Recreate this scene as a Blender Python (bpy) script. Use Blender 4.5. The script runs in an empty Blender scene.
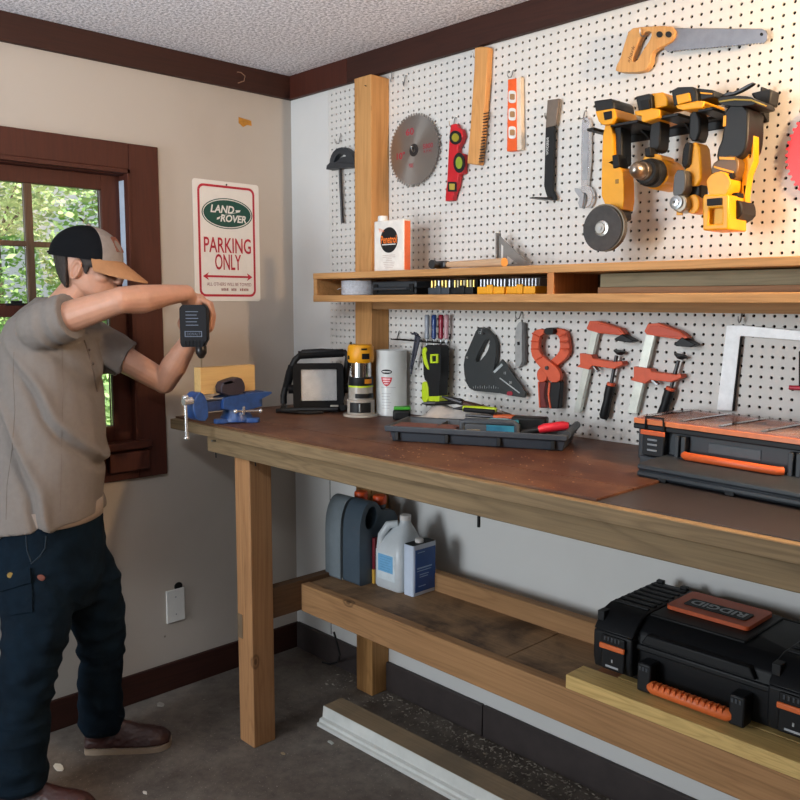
import bpy, bmesh, math, random
from mathutils import Vector, Matrix, noise
from mathutils.geometry import tessellate_polygon
random.seed(7)
SC = bpy.context.scene
COL = SC.collection
R = math.radians
# ------------------------------------------------------------------ camera
# the corner of the room is the origin, x runs along the pegboard wall, y out of it, z up (metres)
FPX, YAW, PITCH, ROLL = 844.17, 0.804276, 0.116045, 0.001997
CAM = Vector((2.92087, -2.18070, 1.52370))
FW = Vector((-math.sin(YAW)*math.cos(PITCH), math.cos(YAW)*math.cos(PITCH), -math.sin(PITCH)))
_r = FW.cross(Vector((0, 0, 1))).normalized(); _u = _r.cross(FW)
RT = _r*math.cos(ROLL) + _u*math.sin(ROLL); UP = -_r*math.sin(ROLL) + _u*math.cos(ROLL)
cd = bpy.data.cameras.new('camera'); cam = bpy.data.objects.new('camera', cd); COL.objects.link(cam)
cd.sensor_width = 36; cd.lens = FPX/800*36; cd.clip_start = .05
cam.matrix_world = Matrix(((RT.x, UP.x, -FW.x, CAM.x), (RT.y, UP.y, -FW.y, CAM.y), (RT.z, UP.z, -FW.z, CAM.z), (0, 0, 0, 1)))
SC.camera = cam

def ray(px, py): return RT*((px-400)/FPX) - UP*((py-400)/FPX) + FW
def on(px, py, ax, val):
    d = ray(px, py); return CAM + d*((val-CAM[ax])/d[ax])
def W(px, py, y=0.0): return on(px, py, 1, y)      # a measured point on a plane parallel to the pegboard
def LW(px, py, x=0.0): return on(px, py, 0, x)     # ... to the window wall
def G(px, py, z): return on(px, py, 2, z)          # ... on a level surface
def PD(px, py, d): return CAM + ray(px, py)*d      # ... at a distance

# ------------------------------------------------------------------ mesh building
def sub(a, b): return (a[0]-b[0], a[1]-b[1])
def chaikin(p, n=1):
    for _ in range(n):
        q = []
        for i in range(len(p)):
            a = p[i]; b = p[(i+1) % len(p)]
            q.append(tuple(.75*x+.25*y for x, y in zip(a, b))); q.append(tuple(.25*x+.75*y for x, y in zip(a, b)))
        p = q
    return p
def circle(cx, cy, r, n=24, ry=None, a0=0):
    ry = r if ry is None else ry
    return [(cx+r*math.cos(a0+2*math.pi*i/n), cy+ry*math.sin(a0+2*math.pi*i/n)) for i in range(n)]
def rrect(x0, y0, x1, y1, r, n=5):
    o = []
    for cx, cy, a in ((x1-r, y1-r, 0), (x0+r, y1-r, 90), (x0+r, y0+r, 180), (x1-r, y0+r, 270)):
        for i in range(n+1):
            t = R(a+90*i/n); o.append((cx+r*math.cos(t), cy+r*math.sin(t)))
    return o
class MB:
    def __init__(s): s.v = []; s.f = []
    def add(s, vs, fs):
        n = len(s.v); s.v += [Vector(v) for v in vs]; s.f += [tuple(i+n for i in f) for f in fs]; return s
    def box(s, a, b, M=None):
        (x0, y0, z0), (x1, y1, z1) = a, b
        vs = [Vector(p) for p in ((x0,y0,z0),(x1,y0,z0),(x1,y1,z0),(x0,y1,z0),(x0,y0,z1),(x1,y0,z1),(x1,y1,z1),(x0,y1,z1))]
        if M: vs = [M @ v for v in vs]
        return s.add(vs, [(0,3,2,1),(4,5,6,7),(0,1,5,4),(1,2,6,5),(2,3,7,6),(3,0,4,7)])
    def prism(s, loops, fr, d0, d1):
        # loops: outline (and holes) in 2-D; fr(u, v, d) gives the 3-D point; d0 front, d1 back
        if not isinstance(loops[0][0], (tuple, list)): loops = [loops]
        flat = [p for l in loops for p in l]
        tris = tessellate_polygon([[Vector((p[0], p[1], 0)) for p in l] for l in loops])
        n = len(flat)
        vs = [fr(p[0], p[1], d0) for p in flat] + [fr(p[0], p[1], d1) for p in flat]
        fs = [tuple(t) for t in tris] + [tuple(reversed([i+n for i in t])) for t in tris]
        k = 0
        for l in loops:
            m = len(l)
            for i in range(m):
                a = k+i; b = k+(i+1) % m; fs.append((a, b, b+n, a+n))
            k += m
        return s.add(vs, fs)
    def loft(s, rings, caps=True, closed=True):
        n = len(rings[0]); vs = [p for r in rings for p in r]; fs = []
        for k in range(len(rings)-1):
            for i in range(n if closed else n-1):
                j = (i+1) % n; fs.append((k*n+i, k*n+j, (k+1)*n+j, (k+1)*n+i))
        if caps: fs.append(tuple(reversed(range(n)))); fs.append(tuple(range((len(rings)-1)*n, len(rings)*n)))
        return s.add(vs, fs)
    def tube(s, pts, r, n=8, caps=True, sq=1.0):
        pts = [Vector(p) for p in pts]; rs = r if isinstance(r, (list, tuple)) else [r]*len(pts)
        rings = []; ref = None
        for i, p in enumerate(pts):
            a = pts[max(i-1, 0)]; b = pts[min(i+1, len(pts)-1)]; t = (b-a).normalized()
            if ref is None: ref = t.orthogonal().normalized()
            u = (ref - t*ref.dot(t)).normalized(); w = t.cross(u); ref = u
            rings.append([p + (u*math.cos(2*math.pi*k/n) + w*math.sin(2*math.pi*k/n)*sq)*rs[i] for k in range(n)])
        return s.loft(rings, caps)
    def cyl(s, a, b, r, r2=None, n=20): return s.tube([a, b], [r, r if r2 is None else r2], n)
    def lathe(s, prof, base, axis=(0, 0, 1), n=28):
        t = Vector(axis).normalized(); u = t.orthogonal().normalized(); w = t.cross(u); base = Vector(base)
        return s.loft([[base + t*z + (u*math.cos(2*math.pi*k/n) + w*math.sin(2*math.pi*k/n))*max(r, 1e-5) for k in range(n)] for r, z in prof])
    def ell(s, c, rad, M=None, nu=20, nv=12):
        c = Vector(c); rings = []
        for j in range(1, nv):
            t = math.pi*j/nv
            ring = []
            for i in range(nu):
                q = Vector((rad[0]*math.sin(t)*math.cos(2*math.pi*i/nu), rad[1]*math.sin(t)*math.sin(2*math.pi*i/nu), -rad[2]*math.cos(t)))
                ring.append(c + (M @ q if M else q))
            rings.append(ring)
        vs = [p for r in rings for p in r]; fs = []
        for k in range(nv-2):
            for i in range(nu):
                j = (i+1) % nu; fs.append((k*nu+i, k*nu+j, (k+1)*nu+j, (k+1)*nu+i))
        b = Vector((0, 0, -rad[2])); t_ = Vector((0, 0, rad[2]))
        vs += [c + (M @ b if M else b), c + (M @ t_ if M else t_)]; nb = len(vs)-2
        for i in range(nu):
            j = (i+1) % nu; fs.append((nb, j, i)); fs.append((nb+1, (nv-2)*nu+i, (nv-2)*nu+j))
        return s.add(vs, fs)
    def limb(s, pts, rs, n=18):
        for i, p in enumerate(pts):
            s.ell(p, (rs[i],)*3, None, n, 10)
            if i: s.tube([pts[i-1], p], [rs[i-1], rs[i]], n)
        return s
    def text(s, body, org, xd, yd, w=None, h=None, ext=.0006, bold=0, shear=0, center=True):
        cu = bpy.data.curves.new('t', 'FONT'); cu.body = body; cu.offset = bold; cu.shear = shear; cu.resolution_u = 3
        ob = bpy.data.objects.new('t', cu); COL.objects.link(ob)
        me = ob.evaluated_get(bpy.context.evaluated_depsgraph_get()).to_mesh()
        vs = [v.co.copy() for v in me.vertices]; fs = [tuple(p.vertices) for p in me.polygons]
        ob.to_mesh_clear(); bpy.data.objects.remove(ob); bpy.data.curves.remove(cu)
        x0 = min(v.x for v in vs); x1 = max(v.x for v in vs); y0 = min(v.y for v in vs); y1 = max(v.y for v in vs)
        sx = w/(x1-x0) if w else None; sy = h/(y1-y0) if h else None
        sx = sx or sy; sy = sy or sx
        xd = Vector(xd).normalized(); yd = Vector(yd).normalized(); nd = xd.cross(yd); org = Vector(org)
        ox = (x0+x1)/2 if center else x0; oy = (y0+y1)/2 if center else y0
        P = [org + xd*((v.x-ox)*sx) + yd*((v.y-oy)*sy) + nd*ext for v in vs]
        return s.add(P, fs)
ROOT = {}
def fix(me, ang=38):
    bm = bmesh.new(); bm.from_mesh(me); bmesh.ops.recalc_face_normals(bm, faces=bm.faces); bm.to_mesh(me); bm.free()
    me.polygons.foreach_set('use_smooth', [True]*len(me.polygons)); me.set_sharp_from_angle(angle=R(ang))
def build(name, mb, m, parent=None, bev=0, local=False, recalc=True, ang=38):
    me = bpy.data.meshes.new(name); vs = mb.v
    if parent is not None and not local:
        inv = ROOT[parent.name].inverted(); vs = [inv @ v for v in vs]
    org = None
    if parent is None:
        xs = [v.x for v in vs]; ys = [v.y for v in vs]; zs = [v.z for v in vs]
        org = Vector(((min(xs)+max(xs))/2, (min(ys)+max(ys))/2, min(zs))); vs = [v-org for v in vs]
    me.from_pydata([tuple(v) for v in vs], [], mb.f)
    if recalc: fix(me, ang)
    me.materials.append(m)
    o = bpy.data.objects.new(name, me); COL.objects.link(o)
    if org is not None: o.location = org; ROOT[o.name] = Matrix.Translation(org)
    if parent is not None: o.parent = parent; ROOT[o.name] = ROOT[parent.name]
    if bev:
        b = o.modifiers.new('bevel', 'BEVEL'); b.width = bev; b.segments = 2; b.limit_method = 'ANGLE'; b.angle_limit = R(40)
    return o
def tag(o, label, cat, group=None, kind=None):
    if label: o['label'] = label
    if cat: o['category'] = cat
    if group: o['group'] = group
    if kind: o['kind'] = kind
    return o
def thing(name, label, cat, loc, rz=0, group=None):
    o = bpy.data.objects.new(name, None); COL.objects.link(o); o.empty_display_size = .05
    o.location = loc; o.rotation_euler = (0, 0, rz)
    ROOT[o.name] = Matrix.Translation(Vector(loc)) @ Matrix.Rotation(rz, 4, 'Z')
    return tag(o, label, cat, group)
def struct(name, mb, m, parent=None, bev=0):
    o = build(name, mb, m, parent, bev)
    if parent is None: o['kind'] = 'structure'
    return o
def single(name, mb, m, label, cat, group=None, bev=0):
    return tag(build(name, mb, m, None, bev), label, cat, group)
# frames for prism(): pixels measured on a plane become points there; d is the plane's y (or x)
def fpeg(u, v, d): return W(u, v, d)
def slab(y0, y1):
    # outline measured on the plane y0 (front), extruded straight back to y1
    def fr(u, v, d):
        p = W(u, v, y0); return Vector((p.x, d, p.z))
    return fr
def fxz(u, v, d): return Vector((u, d, v))
def fxy(u, v, d): return Vector((u, v, d))
def fyz(u, v, d): return Vector((d, u, v))
def pegp(mb, loops, y0, y1): return mb.prism(loops, slab(y0, y1), y0, y1)
def frame(o, xd, yd):
    o = Vector(o); xd = Vector(xd).normalized(); yd = Vector(yd).normalized(); nd = xd.cross(yd)
    return lambda u, v, d: o + xd*u + yd*v + nd*d
def remesh(mb, vox, sm=6, disp=None):
    me = bpy.data.meshes.new('tmp'); me.from_pydata([tuple(v) for v in mb.v], [], mb.f); fix(me)
    o = bpy.data.objects.new('tmp', me); COL.objects.link(o)
    m = o.modifiers.new('r', 'REMESH'); m.mode = 'VOXEL'; m.voxel_size = vox
    if sm:
        k = o.modifiers.new('s', 'SMOOTH'); k.iterations = sm; k.factor = .5
    dg = bpy.context.evaluated_depsgraph_get(); dg.update()
    e = o.evaluated_get(dg).to_mesh()
    out = MB(); vs = [v.co.copy() for v in e.vertices]
    if disp: vs = [v + e.vertices[i].normal*disp(v) for i, v in enumerate(vs)]
    out.add(vs, [tuple(p.vertices) for p in e.polygons])
    o.evaluated_get(dg).to_mesh_clear(); bpy.data.objects.remove(o); bpy.data.meshes.remove(me)
    return out
# ------------------------------------------------------------------ materials
def lin(c):
    c = [x/255 for x in c[:3]]
    return tuple(x/12.92 if x <= .04045 else ((x+.055)/1.055)**2.4 for x in c) + (1,)
MATS = {}
def nodes(name):
    m = bpy.data.materials.new(name); m.use_nodes = True
    nt = m.node_tree; b = nt.nodes['Principled BSDF']; return m, nt, b
def nz(nt, scale, detail=4, rough=.6, vec=None, dist=0):
    n = nt.nodes.new('ShaderNodeTexNoise'); n.inputs['Scale'].default_value = scale; n.inputs['Detail'].default_value = detail
    n.inputs['Roughness'].default_value = rough; n.inputs['Distortion'].default_value = dist
    if vec is not None: nt.links.new(vec, n.inputs['Vector'])
    return n
def ramp(nt, fac, stops):
    r = nt.nodes.new('ShaderNodeValToRGB'); el = r.color_ramp.elements
    while len(el) < len(stops): el.new(.5)
    for e, (p, c) in zip(el, stops): e.position = p; e.color = c
    nt.links.new(fac, r.inputs['Fac']); return r
def coords(nt, scale=(1, 1, 1), rot=(0, 0, 0), kind='Object'):
    t = nt.nodes.new('ShaderNodeTexCoord'); mp = nt.nodes.new('ShaderNodeMapping')
    mp.inputs['Scale'].default_value = scale; mp.inputs['Rotation'].default_value = rot
    nt.links.new(t.outputs[kind], mp.inputs['Vector']); return mp.outputs['Vector']
def mix(nt, fac, a, b, mode='MIX'):
    m = nt.nodes.new('ShaderNodeMix'); m.data_type = 'RGBA'; m.blend_type = mode
    for sock, v in ((m.inputs[0], fac), (m.inputs[6], a), (m.inputs[7], b)):
        if isinstance(v, (int, float)): sock.default_value = v
        elif isinstance(v, tuple): sock.default_value = v
        else: nt.links.new(v, sock)
    return m.outputs[2]
def bump(nt, b, h, strength, dist=.002):
    n = nt.nodes.new('ShaderNodeBump'); n.inputs['Strength'].default_value = strength; n.inputs['Distance'].default_value = dist
    nt.links.new(h, n.inputs['Height']); nt.links.new(n.outputs['Normal'], b.inputs['Normal'])
def P(name, c, rough=.5, metal=0, var=.12, vs=30, bp=0, bs=200, **kw):
    # plain painted, moulded or metal surface with slight wear
    if name in MATS: return MATS[name]
    m, nt, b = nodes(name); c = lin(c)
    v = coords(nt)
    n = nz(nt, vs, 5, .65, v)
    d = tuple(x*(1-var) for x in c[:3]) + (1,); l = tuple(min(1, x*(1+var*.6)) for x in c[:3]) + (1,)
    r = ramp(nt, n.outputs['Fac'], [(.3, d), (.7, l)])
    nt.links.new(r.outputs['Color'], b.inputs['Base Color'])
    b.inputs['Roughness'].default_value = rough; b.inputs['Metallic'].default_value = metal
    if bp: bump(nt, b, nz(nt, bs, 3, .6, v).outputs['Fac'], bp, .001)
    for k, x in kw.items(): b.inputs[k.replace('_', ' ')].default_value = x
    MATS[name] = m; return m
def wood(name, light, dark, axis='x', ring=1.0, rough=.65, knots=.5, stain=None, samt=.5, sscale=3.0):
    # sawn timber: long grain streaks, cathedral figure, a few knots, optional blotchy stain
    if name in MATS: return MATS[name]
    m, nt, b = nodes(name)
    st = {'x': (.7, 9, 9), 'y': (9, .7, 9), 'z': (9, 9, .7)}[axis]
    v = coords(nt, st); g = nz(nt, 1.2*ring, 3, .5, v, .8)
    w = nt.nodes.new('ShaderNodeMath'); w.operation = 'MULTIPLY'; w.inputs[1].default_value = 22
    nt.links.new(g.outputs['Fac'], w.inputs[0])
    fr = nt.nodes.new('ShaderNodeMath'); fr.operation = 'PINGPONG'; fr.inputs[1].default_value = 1
    nt.links.new(w.outputs[0], fr.inputs[0])
    st2 = tuple(x*(16 if x > 5 else 4) for x in st)
    f = nz(nt, 1.0, 4, .7, coords(nt, st2))
    L = lin(light); Dk = lin(dark); mid = tuple((x*.6+y*.4) for x, y in zip(L, Dk))
    c1 = ramp(nt, fr.outputs[0], [(.0, tuple(x*.3+y*.7 for x, y in zip(L, Dk))), (.22, mid), (.6, L), (1, tuple(min(1, x*1.06) for x in L))]).outputs['Color']
    c2 = mix(nt, .45, c1, ramp(nt, f.outputs['Fac'], [(.34, Dk), (.62, L)]).outputs['Color'])
    big = nz(nt, 2.3, 3, .5, coords(nt))
    c3 = mix(nt, .35, c2, ramp(nt, big.outputs['Fac'], [(.35, mid), (.65, L)]).outputs['Color'])
    if knots:
        kv = {'x': (4.5, 8, 8), 'y': (8, 4.5, 8), 'z': (8, 8, 4.5)}[axis]
        vo = nt.nodes.new('ShaderNodeTexVoronoi'); vo.inputs['Scale'].default_value = .8
        nt.links.new(coords(nt, kv), vo.inputs['Vector'])
        dk = tuple(x*.35 for x in Dk[:3]) + (1,)
        kr = ramp(nt, vo.outputs['Distance'], [(.035, (.9, .9, .9, 1)), (.055, (.25, .25, .25, 1)), (.085, (.75, .75, .75, 1)), (.11, (0, 0, 0, 1))])
        sc = nt.nodes.new('ShaderNodeMath'); sc.operation = 'MULTIPLY'; sc.inputs[1].default_value = knots
        nt.links.new(kr.outputs['Color'], sc.inputs[0])
        c3 = mix(nt, sc.outputs[0], c3, dk)
    if stain:
        sn = nz(nt, sscale, 6, .65, coords(nt), .4)
        sf = ramp(nt, sn.outputs['Fac'], [(.42, (0, 0, 0, 1)), (.62, (samt, samt, samt, 1))])
        c3 = mix(nt, sf.outputs['Color'], c3, lin(stain))
    nt.links.new(c3, b.inputs['Base Color']); b.inputs['Roughness'].default_value = rough
    bump(nt, b, f.outputs['Fac'], .4, .0015); b.inputs['Specular IOR Level'].default_value = .3
    MATS[name] = m; return m
def glass(name, tint=(1, 1, 1, 1), rough=0.0, alpha=.12):
    if name in MATS: return MATS[name]
    m, nt, b = nodes(name); nt.nodes.remove(b)
    t = nt.nodes.new('ShaderNodeBsdfTransparent'); t.inputs['Color'].default_value = tint
    g = nt.nodes.new('ShaderNodeBsdfGlossy'); g.inputs['Roughness'].default_value = max(rough, .02)
    mx = nt.nodes.new('ShaderNodeMixShader')
    fz = nt.nodes.new('ShaderNodeFresnel'); fz.inputs['IOR'].default_value = 1.45
    ad = nt.nodes.new('ShaderNodeMath'); ad.operation = 'ADD'; ad.inputs[1].default_value = alpha - .04; ad.use_clamp = True
    nt.links.new(fz.outputs[0], ad.inputs[0]); nt.links.new(ad.outputs[0], mx.inputs[0])
    nt.links.new(t.outputs[0], mx.inputs[1]); nt.links.new(g.outputs[0], mx.inputs[2])
    nt.links.new(mx.outputs[0], nt.nodes['Material Output'].inputs['Surface'])
    MATS[name] = m; return m
BLACK = P('black plastic', (20, 21, 23), .5, Specular_IOR_Level=.35); BLACK2 = P('matte black plastic', (14, 14, 16), .65, Specular_IOR_Level=.3)
CHAR = P('charcoal plastic', (46, 50, 55), .5); STEEL = P('brushed steel', (168, 170, 172), .32, 1)
DSTEEL = P('dark steel', (84, 84, 86), .4, 1); ZINC = P('zinc wire', (150, 150, 150), .4, 1)
YEL = P('yellow tool plastic', (228, 156, 8), .45, var=.06); ORG = P('orange plastic', (208, 92, 42), .45, var=.08)
RED = P('red paint', (196, 24, 36), .4, var=.08); WHITE = P('white paint', (225, 224, 220), .5, var=.05)
RUB = P('black rubber', (14, 14, 15), .75, Specular_IOR_Level=.25)
# ------------------------------------------------------------------ the room
def wallmat(name, base, dirt, amt=.5):
    m, nt, b = nodes(name); v = coords(nt)
    n1 = nz(nt, 1.6, 5, .6, v); n2 = nz(nt, 40, 3, .6, v)
    c = mix(nt, ramp(nt, n1.outputs['Fac'], [(.45, (0, 0, 0, 1)), (.75, (amt, amt, amt, 1))]).outputs['Color'], lin(base), lin(dirt))
    vo = nt.nodes.new('ShaderNodeTexVoronoi'); vo.inputs['Scale'].default_value = 5.5; vo.inputs['Randomness'].default_value = 1
    nt.links.new(v, vo.inputs['Vector'])
    sp = ramp(nt, vo.outputs['Distance'], [(.018, (.8, .8, .8, 1)), (.03, (0, 0, 0, 1))])
    c = mix(nt, sp.outputs['Color'], c, lin((96, 88, 82)))
    nt.links.new(c, b.inputs['Base Color']); b.inputs['Roughness'].default_value = .7
    bump(nt, b, n2.outputs['Fac'], .12, .002); return m
WALL = wallmat('painted wallboard', (182, 173, 163), (164, 154, 144), .5)
WALLW = wallmat('white wallboard', (216, 216, 214), (200, 198, 194), .4)
TRIM = wood('dark brown stained trim', (58, 29, 21), (36, 18, 14), 'x', knots=.2, rough=.6)
TRIMY = wood('dark brown stained trim along the wall', (58, 29, 21), (36, 18, 14), 'y', knots=.2, rough=.6)
CASE = wood('red brown painted casing', (74, 33, 21), (54, 23, 15), 'z', knots=.0, rough=.6)
GREYB = P('grey brown painted baseboard', (60, 52, 51), .6, var=.25, vs=12)

m, nt, b = nodes('worn concrete'); v = coords(nt)
n1 = nz(nt, 2.2, 8, .65, v, .3); n2 = nz(nt, 24, 6, .7, v); n3 = nz(nt, 120, 3, .6, v)
c = ramp(nt, n1.outputs['Fac'], [(.32, lin((54, 46, 42))), (.5, lin((102, 93, 86))), (.68, lin((134, 126, 118)))]).outputs['Color']
c = mix(nt, .4, c, ramp(nt, n2.outputs['Fac'], [(.35, lin((44, 37, 32))), (.6, lin((104, 94, 84)))]).outputs['Color'])
sp = ramp(nt, n3.outputs['Fac'], [(.64, (0, 0, 0, 1)), (.72, (.7, .7, .7, 1))])
c = mix(nt, sp.outputs['Color'], c, lin((176, 168, 156)))
nt.links.new(c, b.inputs['Base Color']); b.inputs['Roughness'].default_value = .75
bump(nt, b, n2.outputs['Fac'], .5, .004); FLOOR = m
m, nt, b = nodes('sprayed popcorn ceiling'); v = coords(nt)
n1 = nz(nt, 95, 3, .75, v); n2 = nz(nt, 2, 3, .5, v)
c = ramp(nt, n1.outputs['Fac'], [(.40, lin((172, 171, 179))), (.58, lin((250, 249, 254)))]).outputs['Color']
nt.links.new(c, b.inputs['Base Color']); b.inputs['Roughness'].default_value = .9
bump(nt, b, n1.outputs['Fac'], 1.0, .006); CEIL = m

XR, YF, H = 4.3, -4.8, 2.44
struct('floor', MB().box((-.12, YF, -.1), (XR, .14, 0)), FLOOR)
struct('ceiling', MB().box((-.12, YF, H), (XR, .14, H+.1)), CEIL)
WY0, WY1, WZ0, WZ1 = -1.69, -.735, 1.0, 1.985           # rough opening of the window
mb = MB()
mb.box((-.12, YF, 0), (0, WY0, H)); mb.box((-.12, WY1, 0), (0, .14, H))
mb.box((-.12, WY0, 0), (0, WY1, WZ0)); mb.box((-.12, WY0, WZ1), (0, WY1, H))
struct('wall_left', mb, WALL)
mb = MB().box((0, .02, 0), (XR, .14, H))
struct('wall_back', mb, WALLW)
mb = MB().box((0, 0, 0), (.236, .0199, H)); mb.box((.236, 0, 1.0), (.2455, .0199, H)); mb.box((.24, 0, 0), (XR, .0199, 1.113)); mb.box((.2455, 0, 2.3475), (XR, .0199, H))
struct('wall_back', mb, WALLW)
struct('wall_right', MB().box((XR, YF, 0), (XR+.1, .14, H)), P('dark fill-cutting wall', (70, 56, 46), .6))  # unseen wall added to block the sun; dark colour cuts fill light
# the wall boards under the bench meet in a thin open joint
struct('trim_1', MB().box((0, YF, 2.348), (.022, 0, H)), TRIMY, bev=.002)
xj = W(351, 60).x
struct('trim_2', MB().box((.022, -.022, 2.348), (xj-.001, 0, H)), CASE, bev=.002)
struct('trim_3', MB().box((xj+.001, -.022, 2.348), (XR, 0, H)), TRIM, bev=.002)
struct('baseboard_left', MB().box((0, YF, 0), (.016, 0, .112)), TRIMY, bev=.003)
xb = W(485, 725).x
struct('baseboard_back', MB().box((.016, -.016, 0), (xb-.002, 0, .116)).box((xb+.002, -.016, 0), (XR, 0, .116)), GREYB, bev=.003)
# the joint between two wall boards behind the jugs
struct('trim_4', MB().box((.2365, -.001, .12), (.2395, .019, 1.0)), BLACK2)

# ------------------------------------------------------------------ window
win = MB()
win.box((0, -.735, WZ0-.131), (.022, -.62, 2.082)); win.box((0, WY0-.105, WZ0-.131), (.022, WY0, 2.082))
win.box((0, WY0, 1.99), (.022, -.735, 2.082)); win.box((0, WY0, .869), (.02, -.735, .985))
w1 = struct('window_1', win, CASE, bev=.003)
def wpart(name, mb, m, parent=w1, bev=.0015):
    return build(name, mb, m, parent, bev)
wpart('stop_bead', MB().box((.0, -.747, 1.0), (.03, -.735, 1.99)).box((0, WY0, 1.975), (.03, -.735, 1.99)), CASE)
wpart('jamb', MB().box((-.12, -.742, 1.0), (0, -.732, 1.985)).box((-.12, WY0-.002, 1.0), (0, WY0+.008, 1.985)).box((-.12, WY0, 1.972), (0, -.735, 1.986)), CASE)
wpart('jamb_liner', MB().box((-.043, -.7445, 1.51), (-.003, -.742, 1.955)), P('sash channel with painted reflection', (186, 198, 214), .3), bev=0)  # sash channel; the bright reflection on the jamb is put into its pale colour
wpart('window_stool', MB().box((-.12, WY0+.008, .985), (.055, -.6945, 1.012)), CASE, bev=.004)
wpart('sill_block', MB().box((.022, -.86, .905), (.05, -.705, .975)), CASE, bev=.004)
def sash(name, x0, x1, z0, z1, g0, g1, zm):
    s = MB(); ys = [-1.664, -.742]
    gl = [(-1.596, -1.344), (-1.326, -1.079), (-1.054, -.812)]
    s.box((x0, ys[0], z0), (x1, gl[0][0], z1)); s.box((x0, gl[2][1], z0), (x1, ys[1], z1))
    s.box((x0, gl[0][0], z0), (x1, gl[2][1], g0)); s.box((x0, gl[0][0], g1), (x1, gl[2][1], z1))
    so = wpart(name, s, CASE)
    mu = MB()
    for a, b_ in ((gl[0][1], gl[1][0]), (gl[1][1], gl[2][0])): mu.box((x0+.004, a, g0), (x1-.004, b_, g1))
    mu.box((x0+.006, gl[0][0], zm-.009), (x1-.006, gl[2][1], zm+.009))
    wpart('muntin', mu, wood('weathered muntin', (96, 72, 52), (66, 48, 38), 'z', knots=0), so, bev=.002)
    xm = (x0+x1)/2
    for a, b_ in gl:
        for c_, d_ in ((g0, zm-.009), (zm+.009, g1)):
            wpart('pane', MB().box((xm-.0015, a+.0005, c_+.0005), (xm+.0015, b_-.0005, d_-.0005)), glass('window glass', (.97, .99, .98, 1), 0, .05), so, bev=0)
    return so
us = sash('sash', -.078, -.044, 1.475, 1.972, 1.515, 1.919, 1.716)
ls = sash('sash', -.042, -.008, 1.012, 1.508, 1.068, 1.47, 1.27)
lk = MB().box((-.03, -1.165, 1.508), (-.012, -1.11, 1.516)); lk.box((-.026, -1.15, 1.516), (-.014, -1.115, 1.524))
wpart('sash_lock', lk, BLACK)

# ------------------------------------------------------------------ garden beyond the window
def leafmat(name, c1, c2):
    m, nt, b = nodes(name); v = coords(nt)
    n = nz(nt, 3, 4, .7, v)
    nt.links.new(ramp(nt, n.outputs['Fac'], [(.35, lin(c1)), (.65, lin(c2))]).outputs['Color'], b.inputs['Base Color'])
    b.inputs['Roughness'].default_value = .6
    b.inputs['Transmission Weight'].default_value = 0
    b.inputs['Subsurface Weight'].default_value = 0
    return m
BARK = P('grey bark', (96, 82, 70), .9, bp=.6, bs=30)
def tree(x, y, h, r, n, m, label, seed):
    rnd = random.Random(seed)
    t = thing('leafy_tree', label, 'tree', (x, y, -.3), 0, 'trees outside the window')
    tr = MB().tube([(x, y, -.3), (x+.05, y-.03, h*.4), (x-.04, y+.05, h*.85)], [.09, .07, .03], 10)
    for k in range(7):
        a = rnd.uniform(0, 6.28); z = h*rnd.uniform(.3, .7)
        tr.tube([(x, y, z), (x+math.cos(a)*r*.4, y+math.sin(a)*r*.4, z+.5), (x+math.cos(a)*r*.75, y+math.sin(a)*r*.75, z+.8)], [.03, .018, .008], 6)
    build('trunk', tr, BARK, t)
    lf = MB()
    cl = [(rnd.gauss(0, .5)*r, rnd.gauss(0, .5)*r, h*rnd.uniform(.12, .98), rnd.uniform(.3, .7)) for _ in range(46)]
    for _ in range(n):
        cx, cy, cz, cr = rnd.choice(cl)
        d = Vector((rnd.gauss(0, 1), rnd.gauss(0, 1), rnd.gauss(0, .8))); d = d.normalized()*cr*rnd.uniform(.5, 1)
        p = Vector((x+cx, y+cy, cz)) + d
        s = rnd.uniform(.028, .06)
        u = Vector((rnd.gauss(0, 1), rnd.gauss(0, 1), rnd.gauss(0, .5))).normalized(); w = u.orthogonal().normalized()
        w = (Matrix.Rotation(rnd.uniform(0, 6.28), 3, u) @ w)
        lf.add([p-u*s, p+w*s*.45+u*s*.1, p+u*s, p-w*s*.45+u*s*.1], [(0, 1, 2, 3)])
    build('foliage', lf, m, t, recalc=False)
L1 = leafmat('bright leaves', (120, 158, 84), (190, 214, 150)); L2 = leafmat('mid leaves', (100, 142, 82), (160, 194, 132))
tree(-4.4, 1.75, 4.6, 1.0, 13000, L1, 'bright green leafy tree outside the window, nearest the right-hand panes', 3)
tree(-5.4, -.25, 5.0, 1.1, 12000, L2, 'mid green tree outside the window, nearest the left-hand panes', 5)
tree(-8.6, 1.7, 5.6, 1.2, 11000, L1, 'pale green tree far outside the window, between the nearer trees', 8)
tree(-7.4, 3.7, 5.4, 1.2, 9000, L2, 'mid green tree far outside the window, farthest to the right', 11)
gm = P('lawn', (112, 140, 84), .9, var=.3, vs=8)
struct('lawn', MB().box((-30, -20, -.5), (-.2, 30, -.3)), gm)

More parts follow.
